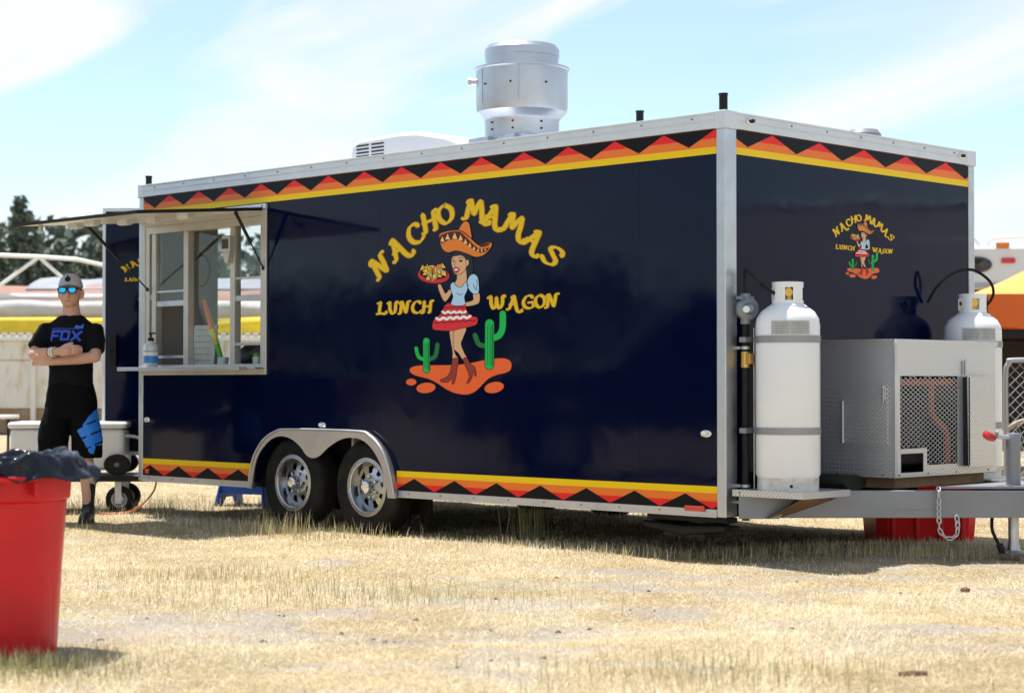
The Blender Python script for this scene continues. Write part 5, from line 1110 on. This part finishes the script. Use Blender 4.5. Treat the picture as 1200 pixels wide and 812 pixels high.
vs_keep = [i for i, p in enumerate(m.v)]; m.f = [f_ for f_ in m.f if all(m.v[i][1] > .012 for i in f_)]; m.m = [0] * len(m.f); m.build('hair', mat('dark_hair', (.03, .02, .015), .7), man)
# sunglasses
sg = link('sunglasses', None, man, (0, 0, 1.662))
LENS = mat('blue_mirror_lens', (.03, .42, .85), .08, .85)
for s in (-1, 1):
    m = MB(); m.plate([(s * x, z) for x, z in ((.008, .012), (.030, .017), (.058, .014), (.062, .0), (.052, -.018), (.026, -.020), (.011, -.010))], [], lambda u, v, w_: (u, w_ + .14 * u * u * 4, v), -.098, -.093); m.build('lens', LENS, sg, bevel=.002)
    m = MB(); m.tube([(s * x, -.0975 + .14 * x * x * 4, z) for x, z in ((.006, .014), (.030, .0195), (.060, .0165), (.065, .0), (.054, -.020), (.026, -.0225), (.009, -.011))], .0042, 6, closed=True); m.tube([(s * .064, -.094, .010), (s * .078, -.06, .010), (s * .080, .02, .006)], .004, 6); m.build('frame', BLACKP, sg)
m = MB(); m.tube([(-.008, -.099, .010), (0, -.101, .012), (.008, -.099, .010)], .004, 6); m.build('bridge', BLACKP, sg)
m = MB(); m.grid(lambda u, v: ((u - .5) * .044, -.094 + .6 * ((u - .5) * .044) ** 2 * 20, 1.584 + (v - .5) * .004), 8, 3); m.build('mouth_line', mat('lip_dark', (.25, .09, .07), .5), man)
# wristbands
for k, (f_, c) in enumerate(((.90, (.75, .75, .75)), (.80, (.7, .7, .72)), (.72, (.35, .12, .10)))):
    p = Vector(elR).lerp(Vector(wrR), f_); d = (Vector(wrR) - Vector(elR)).normalized(); M_ = Matrix.Translation(p) @ d.to_track_quat('Z', 'Y').to_matrix().to_4x4()
    m = MB(); m.lathe([(.033, -.006), (.036, -.006), (.036, .006), (.033, .006)], 22, M_, closed=True); m.build('wristband', mat('band%d' % k, c, .5), man)
# chest print laid on the shirt: lettering FOX and a small head emblem
bvh = BVHTree.FromPolygons([v.co.copy() for v in shirt.data.vertices], [tuple(p.vertices) for p in shirt.data.polygons])
def chest(x, z, lift):
    h = bvh.ray_cast(Vector((x, -1, z)), Vector((0, 1, 0)))
    return (x, (h[0].y if h[0] else -.12) - lift, z)
def ribbon_on_chest(m, pts, w_, lift=.0035, step=.008):
    for a, b in zip(pts[:-1], pts[1:]):
        a = Vector((a[0], a[1], 0)); b = Vector((b[0], b[1], 0)); d = (b - a); n = max(1, int(d.length / step)); q = Vector((-d.y, d.x, 0)).normalized() * w_ / 2; a2 = a - d.normalized() * w_ * .25; b2 = b + d.normalized() * w_ * .25
        o = len(m.v)
        for i in range(n + 1):
            p = a2.lerp(b2, i / n)
            for s in (-1, 0, 1): pp = p + q * s; m.v.append(chest(pp.x, pp.y, lift))
        for i in range(n):
            for j in (0, 1): m.f.append((o + i * 3 + j, o + i * 3 + j + 1, o + i * 3 + j + 4, o + i * 3 + j + 3)); m.m.append(0)
m = MB(); sk = .16
def let(pts, ox, w_=.017, lift=.0035): ribbon_on_chest(m, [(ox + x + y * sk, 1.303 + y) for x, y in pts], w_, lift)
let([(0, 0), (0, .066), (.060, .066)], -.118); let([(.004, .034), (.045, .034)], -.118, lift=.004)
let([(.0, .066), (.0, .008), (.050, .008), (.050, .066)], -.045); let([(.004, .066), (.046, .066)], -.045, lift=.004)
let([(0, .0), (.062, .066)], .028); let([(.0, .066), (.062, .0)], .028, lift=.004)
m.build('chest_lettering', mat('blue_ink', (.02, .07, .55), .6), man, smooth=60)
m = MB(); ribbon_on_chest(m, [(.055, 1.395), (.075, 1.392), (.10, 1.402)], .022); ribbon_on_chest(m, [(.060, 1.410), (.082, 1.402)], .010, .004); ribbon_on_chest(m, [(.105, 1.418), (.095, 1.400)], .010, .0044); m.build('chest_emblem', mat('blue_ink2', (.03, .16, .75), .6), man, smooth=60)
m = MB(); ribbon_on_chest(m, [(-.115, 1.388), (.09, 1.388)], .010); m.build('chest_small_line', mat('dark_blue_ink', (.01, .025, .20), .6), man, smooth=60)

# ------------------------------------------------------------------ background on the left: rusty white container wall, tarps, pipe frame
def rusty_white():
    m = bpy.data.materials.new('rusty_white_paint'); m.use_nodes = True; t = m.node_tree; b = t.nodes['Principled BSDF']; NN = t.nodes.new; LL = t.links.new
    b.inputs['Roughness'].default_value = .7
    co = NN('ShaderNodeTexCoord'); mp_ = NN('ShaderNodeMapping'); mp_.inputs['Scale'].default_value = (2.2, 2.2, .8); LL(co.outputs['Object'], mp_.inputs[0])
    n = NN('ShaderNodeTexNoise'); n.inputs['Scale'].default_value = 1.6; n.inputs['Detail'].default_value = 8; n.inputs['Roughness'].default_value = .7; LL(mp_.outputs[0], n.inputs['Vector'])
    r = NN('ShaderNodeValToRGB'); e = r.color_ramp.elements; e[0].position = .50; e[0].color = (.66, .64, .59, 1); e[1].position = .72; e[1].color = (.22, .10, .04, 1); k = e.new(.58); k.color = (.58, .50, .38, 1)
    LL(n.outputs['Fac'], r.inputs[0]); LL(r.outputs[0], b.inputs['Base Color']); return m
RW = rusty_white(); RUSTW = mat('rust_skirt', (.20, .11, .045), .85, var=.7, vscale=2.2, c2=(.42, .33, .22))
YW = 36.0
dw = thing('dumpster', 'long rusty white steel container with ribbed side behind the man', 'container', (-9.2, YW, 0), R(2))
for i in range(6):
    x0 = -5.4 + i * 1.8; m = MB(); m.box(x0 + .02, x0 + 1.78, 0, .06, .50, 1.42); m.build('panel', RW, dw, smooth=0, bevel=.01)
    m = MB(); m.box(x0 + .02, x0 + 1.78, .02, .08, .02, .49); m.build('lower_panel', RUSTW, dw, smooth=0, bevel=.01)
    m = MB(); m.box(x0 + .02, x0 + 1.78, .01, .07, 1.43, 1.80); m.build('upper_panel', RW, dw, smooth=0, bevel=.01)
    m = MB(); m.box(x0 - .05, x0 + .05, -.07, .05, .02, 1.80); m.build('rib', RW, dw, smooth=0, bevel=.01)
m = MB(); m.box(-5.5, 5.5, -.09, .10, 1.80, 1.90); m.build('top_rail', mat('dull_white', (.7, .7, .68), .5), dw, smooth=0, bevel=.02)
m = MB(); m.box(-5.4, 5.4, .10, 2.3, .02, 1.78); m.build('hull', RUSTW, dw, smooth=0)
m = MB()
for i in range(70): m.box(-5.4 + i * .155, -5.4 + i * .155 + .09, -.10, -.02, 1.905, 1.96)
m.build('corrugated_trim', mat('dull_white', (.7, .7, .68), .5), dw, smooth=0, kind='stuff')
def tarp(name, label, x0, x1, y, z0, z1, c, bulge, seed, lean=0., cat='tarp'):
    m = MB(); nu, nv_ = 40, 10
    m.grid(lambda u, v: (x0 + (x1 - x0) * u, y - bulge * math.sin(v * 3.14) + lean * v + .05 * mnoise.noise(Vector((u * 14, v * 3, seed))), z0 + (z1 - z0) * v + .05 * v * mnoise.noise(Vector((u * 9, 4, seed)))), nu, nv_)
    o = m.build(name, mat(name + '_cloth', c, .75, var=.25, vscale=1.5, bump=.3, bscale=4, bdist=.05), smooth=60); q = o.modifiers.new('t', 'SOLIDIFY'); q.thickness = .03; tag(o, label, cat)
tarp('yellow_banner', 'bright yellow banner strung above the rusty white container', -15, -4, YW + .35, 1.93, 2.24, (.75, .55, .03), .06, 1)
tarp('grey_sheet', 'pale grey fabric sheet above the yellow banner', -15, -4, YW + .6, 2.24, 2.56, (.55, .53, .52), .10, 2)
tarp('brown_tarp', 'red-brown tarp roof below the grey tarp', -15, -4, YW + 1.0, 2.55, 2.92, (.30, .155, .115), .10, 3, .8)
tarp('grey_tarp', 'slate grey tarp roof slumped under the white pipes', -9.75, -4, YW + 1.5, 2.84, 3.12, (.26, .27, .30), .15, 5, 1.2)
PIPE = mat('white_pipe', (.80, .80, .78), .4)
pf = thing('pipe_frame', 'white pipe canopy frame with slanted braces above the tarps', 'frame', (0, YW + .8, 0))
def wpt(px, py, D=YW + .8): return ((px - 600) / FPX * D, 0, CAM_H + (448 - py) / FPX * D)
for (a, b, r_) in (((-120, 294), (45, 301), .040), ((45, 301), (90, 304), .040), ((90, 304), (135, 314), .040), ((135, 314), (230, 345), .040), ((45, 301), (-8, 340), .036), ((45, 301), (82, 334), .036)):
    m = MB(); m.cyl(wpt(*a), wpt(*b), r_, n=10); m.build('pipe', PIPE, pf)
for a, b, r_ in (((-120, 347), (230, 349), .055), ((-120, 357), (230, 360), .035)):
    m = MB(); m.cyl(wpt(*a), wpt(*b), r_, n=10); m.build('rail', PIPE, pf)
for px_ in (-60, 106, 200):
    m = MB(); p = wpt(px_, 348); m.cyl(p, (p[0], 0, 1.0), .05, n=10); m.build('post', PIPE, pf)
# small folding table with white top
o = thing('folding_table', 'white-topped folding table in front of the rusty container', 'table', (-7.35, 26.0, 0))
m = MB(); m.box(-.9, .42, -.35, .35, .50, .545); m.build('table_top', WHITEP, o, smooth=0, bevel=.01)
for x in (-.75, .28):
    for y in (-.28, .28): m = MB(); m.cyl((x, y, 0), (x, y, .50), .02, n=8); m.build('leg', BLACKP, o)

# ------------------------------------------------------------------ pines
BARK = mat('pine_bark', (.10, .065, .045), .9, var=.4, vscale=8)
NEEDLE = [mat('pine_needles_%d' % i, c, .8, spec=.2, var=.45, vscale=1.2) for i, c in enumerate(((.115, .150, .115), (.130, .165, .120), (.150, .180, .130)))]  # needle greens paled in colour to stand in for haze
def pine_meshes(seed, h, spread, density, bare):
    r_ = random.Random(seed); t = MB(); t.tube([(0, 0, -.2), (.02 * h * .1, 0, h * .4), (0, 0, h * .98)], [.018 * h, .012 * h, .003 * h], 8)
    c = MB(); z = h * bare
    while z < h * .99:
        f_ = (z - h * bare) / (h * (1 - bare)); R_ = spread * (1 - f_) ** .8 * (.55 + .45 * min(1, f_ * 5)) + .1
        for _ in range(r_.randint(3, 6)):
            a = r_.uniform(0, 6.283); l = R_ * r_.uniform(.45, 1.15); tip = Vector((math.cos(a) * l, math.sin(a) * l, z + l * r_.uniform(-.12, .35)))
            t.tube([(0, 0, z), tip * .5 + Vector((0, 0, z * .5)), tip], [.004 * h * (1 - f_) + .01, .006, .004], 4)
            for q in range(int(density * (.5 + l))):
                s = r_.uniform(.3, 1.05); p = Vector((0, 0, z)).lerp(tip, s) + Vector((r_.gauss(0, .12), r_.gauss(0, .12), r_.gauss(0, .10)))
                k = r_.uniform(.10, .24); n_ = Vector((r_.gauss(0, 1), r_.gauss(0, 1), r_.gauss(.3, .8))).normalized(); u = n_.orthogonal().normalized(); v_ = n_.cross(u)
                c.add([p + u * k, p - u * k * .4 + v_ * k * .55, p - u * k * .5 - v_ * k * .5, p - u * k * 1.1 + v_ * .1 * k], [(0, 1, 3, 2)])
        z += h * r_.uniform(.018, .035)
    def raw(mb, nm, mt):
        me = bpy.data.meshes.new(nm); me.from_pydata(mb.v, [], mb.f); me.materials.append(mt); me.update(); return me
    return raw(t, 'trunk', BARK), raw(c, 'crown', NEEDLE[seed % 3])
PINES = [pine_meshes(1, 10.0, 1.7, 15, .30), pine_meshes(2, 8.5, 2.0, 17, .18), pine_meshes(3, 7.5, 2.1, 18, .10), pine_meshes(5, 9.0, 1.5, 13, .42)]
def pine(x, y, kind, s, label):
    o = thing('pine_tree', label, 'tree', (x, y, 0), random.uniform(0, 6), 'pines behind the container'); o.scale = (s, s, s)
    link('trunk', PINES[kind][0], o); link('crown', PINES[kind][1], o)
pine(-24.2, 92, 3, 1.14, 'tallest pine with a sparse ragged top standing above the other trees')
LB = ['dark pine with a bare lower trunk behind the container', 'bushy dark green pine behind the container', 'short dense pine growing between taller trees', 'slim open pine with thin crown behind the container']
tl_ = [(-26.8, 95, 3, .98), (-25.9, 90, 1, 1.02), (-25.0, 97, 2, 1.1), (-22.9, 88, 3, .84), (-23.2, 96, 1, .95), (-22.2, 92, 2, .98), (-21.2, 86, 1, .82), (-20.9, 95, 3, .88), (-20.2, 91, 2, .92), (-19.6, 85, 1, .78), (-18.9, 88, 0, .70), (-18.0, 84, 3, .80), (-17.4, 89, 2, .95), (-16.2, 86, 1, .85), (-28.0, 88, 1, 1.0), (-29.5, 92, 0, .95), (-31.0, 90, 2, 1.05), (-15.0, 90, 0, .8), (-13.6, 86, 2, .9), (-12.0, 90, 1, .85), (-24.6, 84, 2, .9), (-22.0, 82, 2, .8), (-27.3, 84, 2, .85), (-19.0, 81, 2, .78)]
for x, y, k, s in tl_: pine(x, y, k, s, LB[k])
# distant wood: one mass of foliage on a low hill
hm = MB(); hm.grid(lambda u, v: (-190 + 380 * u, 118 + 60 * v, 5.2 * math.sin(v * 1.57) * (.8 + .3 * mnoise.noise(Vector((u * 9, v, 1)))) * (max(0, 1 - u * 1.7)) - .3), 60, 8)
hl = hm.build('hillside', mat('hill_ground', (.09, .10, .05), .9, var=.4, vscale=.2)); hl['kind'] = 'structure'
fw_ = MB(); rf_ = random.Random(8)
for i in range(14000):
    x = rf_.uniform(-75, -4); y = rf_.uniform(108, 122); top = 10.2 + 2.6 * mnoise.noise(Vector((x * .22, y * .1, 0))) + 1.2 * mnoise.noise(Vector((x * .8, y * .3, 3))); z = rf_.uniform(.0, 1) ** .7 * max(1, top)
    k = rf_.uniform(.25, .6); n_ = Vector((rf_.gauss(0, 1), rf_.gauss(0, 1), rf_.gauss(.3, .8))).normalized(); u = n_.orthogonal().normalized() * k; v_ = n_.cross(u)
    p = Vector((x, y, z)); fw_.add([p + u, p + v_ * .6, p - u, p - v_ * .6], [(0, 1, 2, 3)])
for i in range(16000):  # unseen tree rows added on both sides to mirror in the trailer walls
    sd = -1 if i % 2 else 1; x = sd * rf_.uniform(50, 58); y = rf_.uniform(-30, 70); top = 4.4 + 2.2 * mnoise.noise(Vector((y * .16, sd, 7))) + 1.2 * mnoise.noise(Vector((y * .6, sd, 9))); z = rf_.uniform(0, 1) ** .8 * max(1, top)
    k = rf_.uniform(.25, .6); n_ = Vector((rf_.gauss(0, 1), rf_.gauss(0, 1), rf_.gauss(.3, .8))).normalized(); u = n_.orthogonal().normalized() * k; v_ = n_.cross(u)
    p = Vector((x, y, z)); fw_.add([p + u, p + v_ * .6, p - u, p - v_ * .6], [(0, 1, 2, 3)])
me = bpy.data.meshes.new('distant_wood'); me.from_pydata(fw_.v, [], fw_.f); me.materials.append(NEEDLE[0]); o = link('distant_wood', me); o['kind'] = 'stuff'; o['label'] = 'dark distant wood filling the gaps behind the pines, with unseen side rows added for reflections'; o['category'] = 'trees'

# ------------------------------------------------------------------ background on the right
OR = mat('orange_canvas', (.72, .13, .015), .7, var=.15, vscale=2)
SUNLIT_OR = mat('sunlit_canvas', (.80, .33, .06), .7, var=.12, vscale=2)  # roof copy of the orange canvas, sunlight put into its colour
tn = thing('canopy_tent', 'orange pop-up canopy tent with sunlight painted into its top behind the trailer hitch', 'tent', (6.55, 20.9, 0), R(-4))
h = 1.55; zt, zb, pk = 1.92, 1.56, 2.75
for i, (a, b) in enumerate((((-h, -h), (h, -h)), ((h, -h), (h, h)), ((h, h), (-h, h)), ((-h, h), (-h, -h)))):
    m = MB(); m.grid(lambda u, v: ((a[0] + (b[0] - a[0]) * u) * (1 - v), (a[1] + (b[1] - a[1]) * u) * (1 - v), zt + (pk - zt) * v - .10 * math.sin(v * 3.14) - .02 * math.sin(u * 3.14) * (1 - v)), 12, 10); m.build('roof_panel', SUNLIT_OR, tn, smooth=60)
    m = MB(); m.grid(lambda u, v: (a[0] + (b[0] - a[0]) * u, a[1] + (b[1] - a[1]) * u, zt - .001 - (zt - zb) * v + .015 * math.sin(u * 25) * v), 20, 4); m.build('valance', OR, tn, smooth=60)
    m = MB(); m.box(-.03, .03, -.03, .03, 0, zt - .02); m.build('leg', BLACKP, tn, loc=(a[0] * .985, a[1] * .985, 0))
    d = (Vector(b) - Vector(a)).length
    m = MB(); m.cyl((a[0] * .98, a[1] * .98, 1.50), (b[0] * .98, b[1] * .98, 1.50), .05, n=8); m.build('cross_bar', BLACKP, tn)
m = MB(); m.box(-h * .96, h * .96, h * .95, h * .97, .25, 1.5); m.build('back_wall', mat('dark_sidewall', (.03, .03, .035), .8, var=.3, vscale=2), tn, smooth=0)
for x, z0, z1 in ((-1.2, 0, .75), (-.35, 0, .95), (.6, 0, .7)):
    pass
# camper behind the tent: white overhanging nose, marker lamps, roof rack
cp = thing('camper', 'white camper trailer with red marker lamps standing behind the orange tent', 'camper', (8.75, 27.5, 0), R(-6))
CWH = mat('camper_white', (.70, .71, .72), .3, var=.06, vscale=2)
m = MB(); m.plate([(-2.6, 2.38), (-2.75, 2.55), (-2.70, 2.93), (-2.45, 3.02), (2.9, 3.02), (2.9, 2.38)], [], lambda u, v, w_: (u, w_, v), 0, 6.0); m.build('upper_body', CWH, cp, smooth=30, bevel=.05)
m = MB(); m.plate([(-2.35, .55), (-2.5, 2.37), (2.8, 2.37), (2.8, .55)], [], lambda u, v, w_: (u, w_, v), .35, 5.9); m.build('lower_body', mat('camper_dark', (.035, .033, .035), .4), cp, smooth=0)
m = MB(); m.box(-2.72, 2.9, -.03, .01, 2.40, 2.47); m.build('bumper_trim', mat('trim_grey', (.35, .36, .38), .4), cp, smooth=0, bevel=.01)
for x, z, c in ((-1.42, 2.80, (.60, .02, .03)), (-1.02, 2.78, (.60, .02, .03)), (-1.50, 3.03, (.75, .18, .02)), (0.1, 2.8, (.6, .02, .03))):
    m = MB(); m.box(x - .10, x + .10, -.035, .02, z - .04, z + .04); m.build('marker_lamp', mat('lamp_%d' % (c[1] * 100), c, .25), cp, smooth=0, bevel=.015)
m = MB(); m.lathe([(0, 0), (.14, 0), (.15, .03), (.11, .05), (0, .03)], 20, Matrix.Translation((-1.88, -.0, 2.74)) @ Matrix.Rotation(R(90), 4, 'X') @ Matrix.Diagonal((1.5, .8, 1, 1))); m.build('round_lamp', mat('lamp_dark', (.06, .06, .06), .2, .6), cp)
m = MB(); m.tube(smooth_pts([(-2.6, .15, 3.0), (-2.5, .15, 3.12), (-2.1, .15, 3.15), (-1.9, .15, 3.14), (-1.8, .15, 3.0)], 5), .03, 8); m.tube(smooth_pts([(-1.7, .15, 3.0), (-1.6, .15, 3.13), (-.9, .15, 3.15), (1.5, .15, 3.15)], 5), .03, 8); m.build('roof_rack', PIPE, cp)
for x in (-1.6, 1.2):
    m = MB(); m.lathe([(0, -.1), (.30, -.1), (.34, -.06), (.34, .06), (.30, .1), (0, .1)], 24, Matrix.Translation((x, .5, .34)) @ Matrix.Rotation(R(90), 4, 'X')); m.build('wheel', RUBBER, cp)
# chain-link barrier panel
fp = thing('fence_panel', 'grey chain-link barrier panel with rounded frame behind the hitch', 'fence', (4.22, 16.0, 0), R(-3))
GALV = mat('galvanised_pipe', (.36, .37, .39), .45, .6)
m = MB(); m.tube(smooth_pts([(0, 0, .05), (0, 0, .60), (0, 0, 1.06), (.03, 0, 1.16), (.13, 0, 1.19), (1.2, 0, 1.19), (2.27, 0, 1.19), (2.37, 0, 1.16), (2.40, 0, 1.06), (2.40, 0, .6), (2.4, 0, .05)], 5), .022, 10); m.tube([(0, 0, .18), (2.4, 0, .18)], .018, 8); m.build('panel_frame', GALV, fp)
for x in (.0, 2.4): m = MB(); m.box(x - .03, x + .03, -.28, .28, 0, .05); m.build('foot', GALV, fp)
m = MB()
for sgn in (1, -1):
    c = -1.1
    while c < 2.5:
        xa, za, xb, zb_ = (c, .18, c + 1.0, 1.18) if sgn > 0 else (c, 1.18, c + 1.0, .18)
        t0 = max(0, -xa); t1 = min(1, 2.4 - xa)
        if t1 > t0: m.tube([(xa + t0, .004 * sgn, za + (zb_ - za) * t0), (xa + t1, .004 * sgn, za + (zb_ - za) * t1)], .0028, 4, cap=False)
        c += .085
m.build('wire_mesh', GALV, fp, kind='stuff')
# bicycle leaning behind the barrier
bk = thing('bicycle', 'red bicycle parked behind the chain-link barrier', 'bicycle', (4.62, 16.7, 0), R(8))
for x in (0, 1.05):
    M_ = Matrix.Translation((x, 0, .34)) @ Matrix.Rotation(R(90), 4, 'X')
    m = MB(); m.lathe([(.30, -.02), (.335, -.022), (.345, 0), (.335, .022), (.30, .02)], 36, M_, closed=True); wq = m.build('wheel', mat('tan_tyre', (.32, .26, .18), .7), bk)
    m = MB(); m.lathe([(0, -.03), (.025, -.03), (.025, .03), (0, .03)], 12, M_)
    for k in range(16): a = k * math.pi / 8; m.cyl((x + .02 * math.cos(a), 0, .34 + .02 * math.sin(a)), (x + .305 * math.cos(a), 0, .34 + .305 * math.sin(a)), .002, n=4)
    m.build('spokes', STEEL, wq, kind='stuff')
RF = mat('red_frame_paint', (.55, .02, .03), .3, coat=.5)
m = MB()
for a, b in (((0, 0, .34), (.42, 0, .34)), ((0, 0, .34), (.30, 0, .80)), ((.42, 0, .34), (.28, 0, .88)), ((.30, 0, .78), (.86, 0, .82)), ((.42, 0, .34), (.88, 0, .74)), ((.84, 0, .90), (.90, 0, .70))): m.cyl(a, b, .018, n=8)
m.build('frame', RF, bk)
m = MB(); m.cyl((.90, 0, .70), (1.05, .05, .34), .012, n=8); m.cyl((.90, 0, .70), (1.05, -.05, .34), .012, n=8); m.build('fork', RF, bk)
m = MB(); m.tube(smooth_pts([(.80, -.30, .98), (.86, -.15, 1.0), (.84, 0, .95), (.86, .15, 1.0), (.80, .30, .98)], 4), .012, 8); m.build('handlebar', BLACKP, bk)
m = MB(); m.grid(lambda u, v: (.16 + .24 * v, (.07 * (1 - v) + .018) * math.cos(u * 6.283), .90 + .03 * math.sin(u * 6.283)), 14, 6, True); m.f.append(tuple(range(14))); m.m.append(0); m.build('saddle', BLACKP, bk)
m = MB(); m.lathe([(.08, -.006), (.09, -.006), (.09, .006), (.08, .006)], 20, Matrix.Translation((.42, -.03, .34)) @ Matrix.Rotation(R(90), 4, 'X'), closed=True); m.cyl((.42, -.05, .34), (.50, -.05, .20), .01, n=6); m.cyl((.50, -.11, .20), (.50, -.04, .20), .012, n=6); m.build('crank', STEEL, bk)

# ------------------------------------------------------------------ invented vehicles added out of frame, only for the glossy walls to mirror
def pickup(x, y, rz, paint, label):
    o = thing('added_pickup_truck', label, 'pickup truck', (x, y, 0), rz, 'pickup trucks added left of the trailer for reflections')
    BODY = mat('paint_' + label[:9].strip().replace(' ', '_'), paint, .18, spec=.5, coat=.6); GL_ = mat('dark_auto_glass', (.01, .012, .014), .05, spec=.5)
    def archp(c): return [(c + .43 * math.cos(a), .36 + .43 * math.sin(a)) for a in [math.pi - i * math.pi / 10 for i in range(11)] if .36 + .43 * math.sin(a) > .40]
    prof = [(-2.7, .42)] + archp(-1.65) + archp(1.70) + [(2.65, .45), (2.72, .75), (2.66, 1.02), (2.2, 1.10), (1.15, 1.14), (-2.68, 1.10)]
    m = MB(); m.plate(prof, [], lambda u, v, w_: (u, w_, v), -.95, .95); m.build('body', BODY, o, smooth=30, bevel=.04)
    m = MB(); lo = [(-.95, -.92), (1.20, -.92), (1.20, .92), (-.95, .92)]; hi = [(-.75, -.74), (.40, -.74), (.40, .74), (-.75, .74)]
    m.add([(a, b, 1.10) for a, b in lo] + [(a, b, 1.84) for a, b in hi], [(0, 1, 5, 4), (1, 2, 6, 5), (2, 3, 7, 6), (3, 0, 4, 7), (4, 5, 6, 7)]); m.build('cab', BODY, o, smooth=30, bevel=.05)
    def on_cab(i, j, u, v, lift):   # point on a cab face
        a = Vector((*lo[i], 1.10)).lerp(Vector((*lo[j], 1.10)), u); b = Vector((*hi[i], 1.84)).lerp(Vector((*hi[j], 1.84)), u); p = a.lerp(b, v); n = (Vector((*lo[j], 1.1)) - Vector((*lo[i], 1.1))).cross(Vector((*hi[i], 1.84)) - Vector((*lo[i], 1.10))).normalized(); return p + n * lift
    for i, j, u0, u1 in ((0, 1, .08, .42), (0, 1, .47, .84), (1, 2, .08, .92), (2, 3, .16, .53), (2, 3, .58, .92), (3, 0, .15, .85)):
        m = MB(); m.add([on_cab(i, j, u0, .12, .008), on_cab(i, j, u1, .12, .008), on_cab(i, j, u1, .88, .008), on_cab(i, j, u0, .88, .008)], [(0, 1, 2, 3)]); m.build('window', GL_, o, smooth=0)
    for wx in (-1.65, 1.70):
        for wy in (-.84, .84):
            M_ = Matrix.Translation((wx, wy, .36)) @ Matrix.Rotation(R(90), 4, 'X'); m = MB(); m.lathe([(.22, -.11), (.33, -.12), (.36, -.08), (.36, .08), (.33, .12), (.22, .11)], 28, M_, closed=True); wq = m.build('wheel', RUBBER, o); m = MB(); m.lathe([(0, -.09), (.08, -.10), (.22, -.08), (.22, .08), (.08, .10), (0, .09)], 20, M_); m.build('rim', STEEL, wq)
    m = MB(); m.box(2.70, 2.82, -.93, .93, .45, .66); m.build('bumper', CHROME, o, bevel=.03); m = MB(); m.box(-2.82, -2.70, -.93, .93, .45, .64); m.build('bumper', CHROME, o, bevel=.03)
    for yy in (-.75, .75):
        m = MB(); m.box(2.66, 2.735, yy - .16, yy + .16, .78, .95); m.build('headlight', CLEAR, o, bevel=.02); m = MB(); m.box(-2.735, -2.67, yy - .1, yy + .1, .70, 1.02); m.build('tail_light', REDLENS, o, bevel=.02)
        m = MB(); m.box(.85, 1.0, yy * 1.4 - .09, yy * 1.4 + .09, 1.18, 1.36); m.build('wing_mirror', BLACKP, o, bevel=.03)
pickup(-8.6, 15.6, R(96), (.006, .007, .010), 'black pickup truck parked beyond the rear of the trailer')
pickup(-8.2, 9.2, R(84), (.010, .012, .022), 'dark blue pickup truck parked beside the red bin')
pickup(-9.0, 3.0, R(92), (.016, .014, .013), 'charcoal pickup truck parked behind the photographer')
o = thing('added_cargo_trailer', 'white enclosed cargo trailer added out of view beyond the hitch for the front wall to mirror', 'cargo trailer', (13.4, 13.0, 0), R(92))  # unseen trailer added to give the front wall a pale reflection
m = MB(); m.box(-2.6, 2.6, -1.1, 1.1, .62, 3.05); m.build('box_body', CWH, o, bevel=.08)
m = MB(); m.box(-2.62, 2.62, -1.115, 1.115, .55, .63); m.build('lower_trim', ALU, o, bevel=.01); m = MB(); m.box(-2.61, 2.61, -1.112, 1.112, 3.0, 3.07); m.build('upper_trim', ALU, o, bevel=.01)
m = MB(); m.box(.9, 1.75, 1.102, 1.125, .75, 2.65); m.build('side_door', CWH, o, bevel=.01)
for wx in (-.9, .0):
    for wy in (-1.0, 1.0): M_ = Matrix.Translation((wx, wy, .34)) @ Matrix.Rotation(R(90), 4, 'X'); m = MB(); m.lathe([(.0, -.11), (.31, -.12), (.34, -.08), (.34, .08), (.31, .12), (.0, .11)], 24, M_); m.build('wheel', RUBBER, o)
m = MB(); m.add([(2.6, -.8, .55), (3.8, 0, .5), (2.6, .8, .55), (2.6, -.8, .63), (3.8, 0, .58), (2.6, .8, .63)], [(0, 1, 4, 3), (1, 2, 5, 4), (3, 4, 5), (0, 2, 1)]); m.build('hitch_frame', GREYPAINT, o)
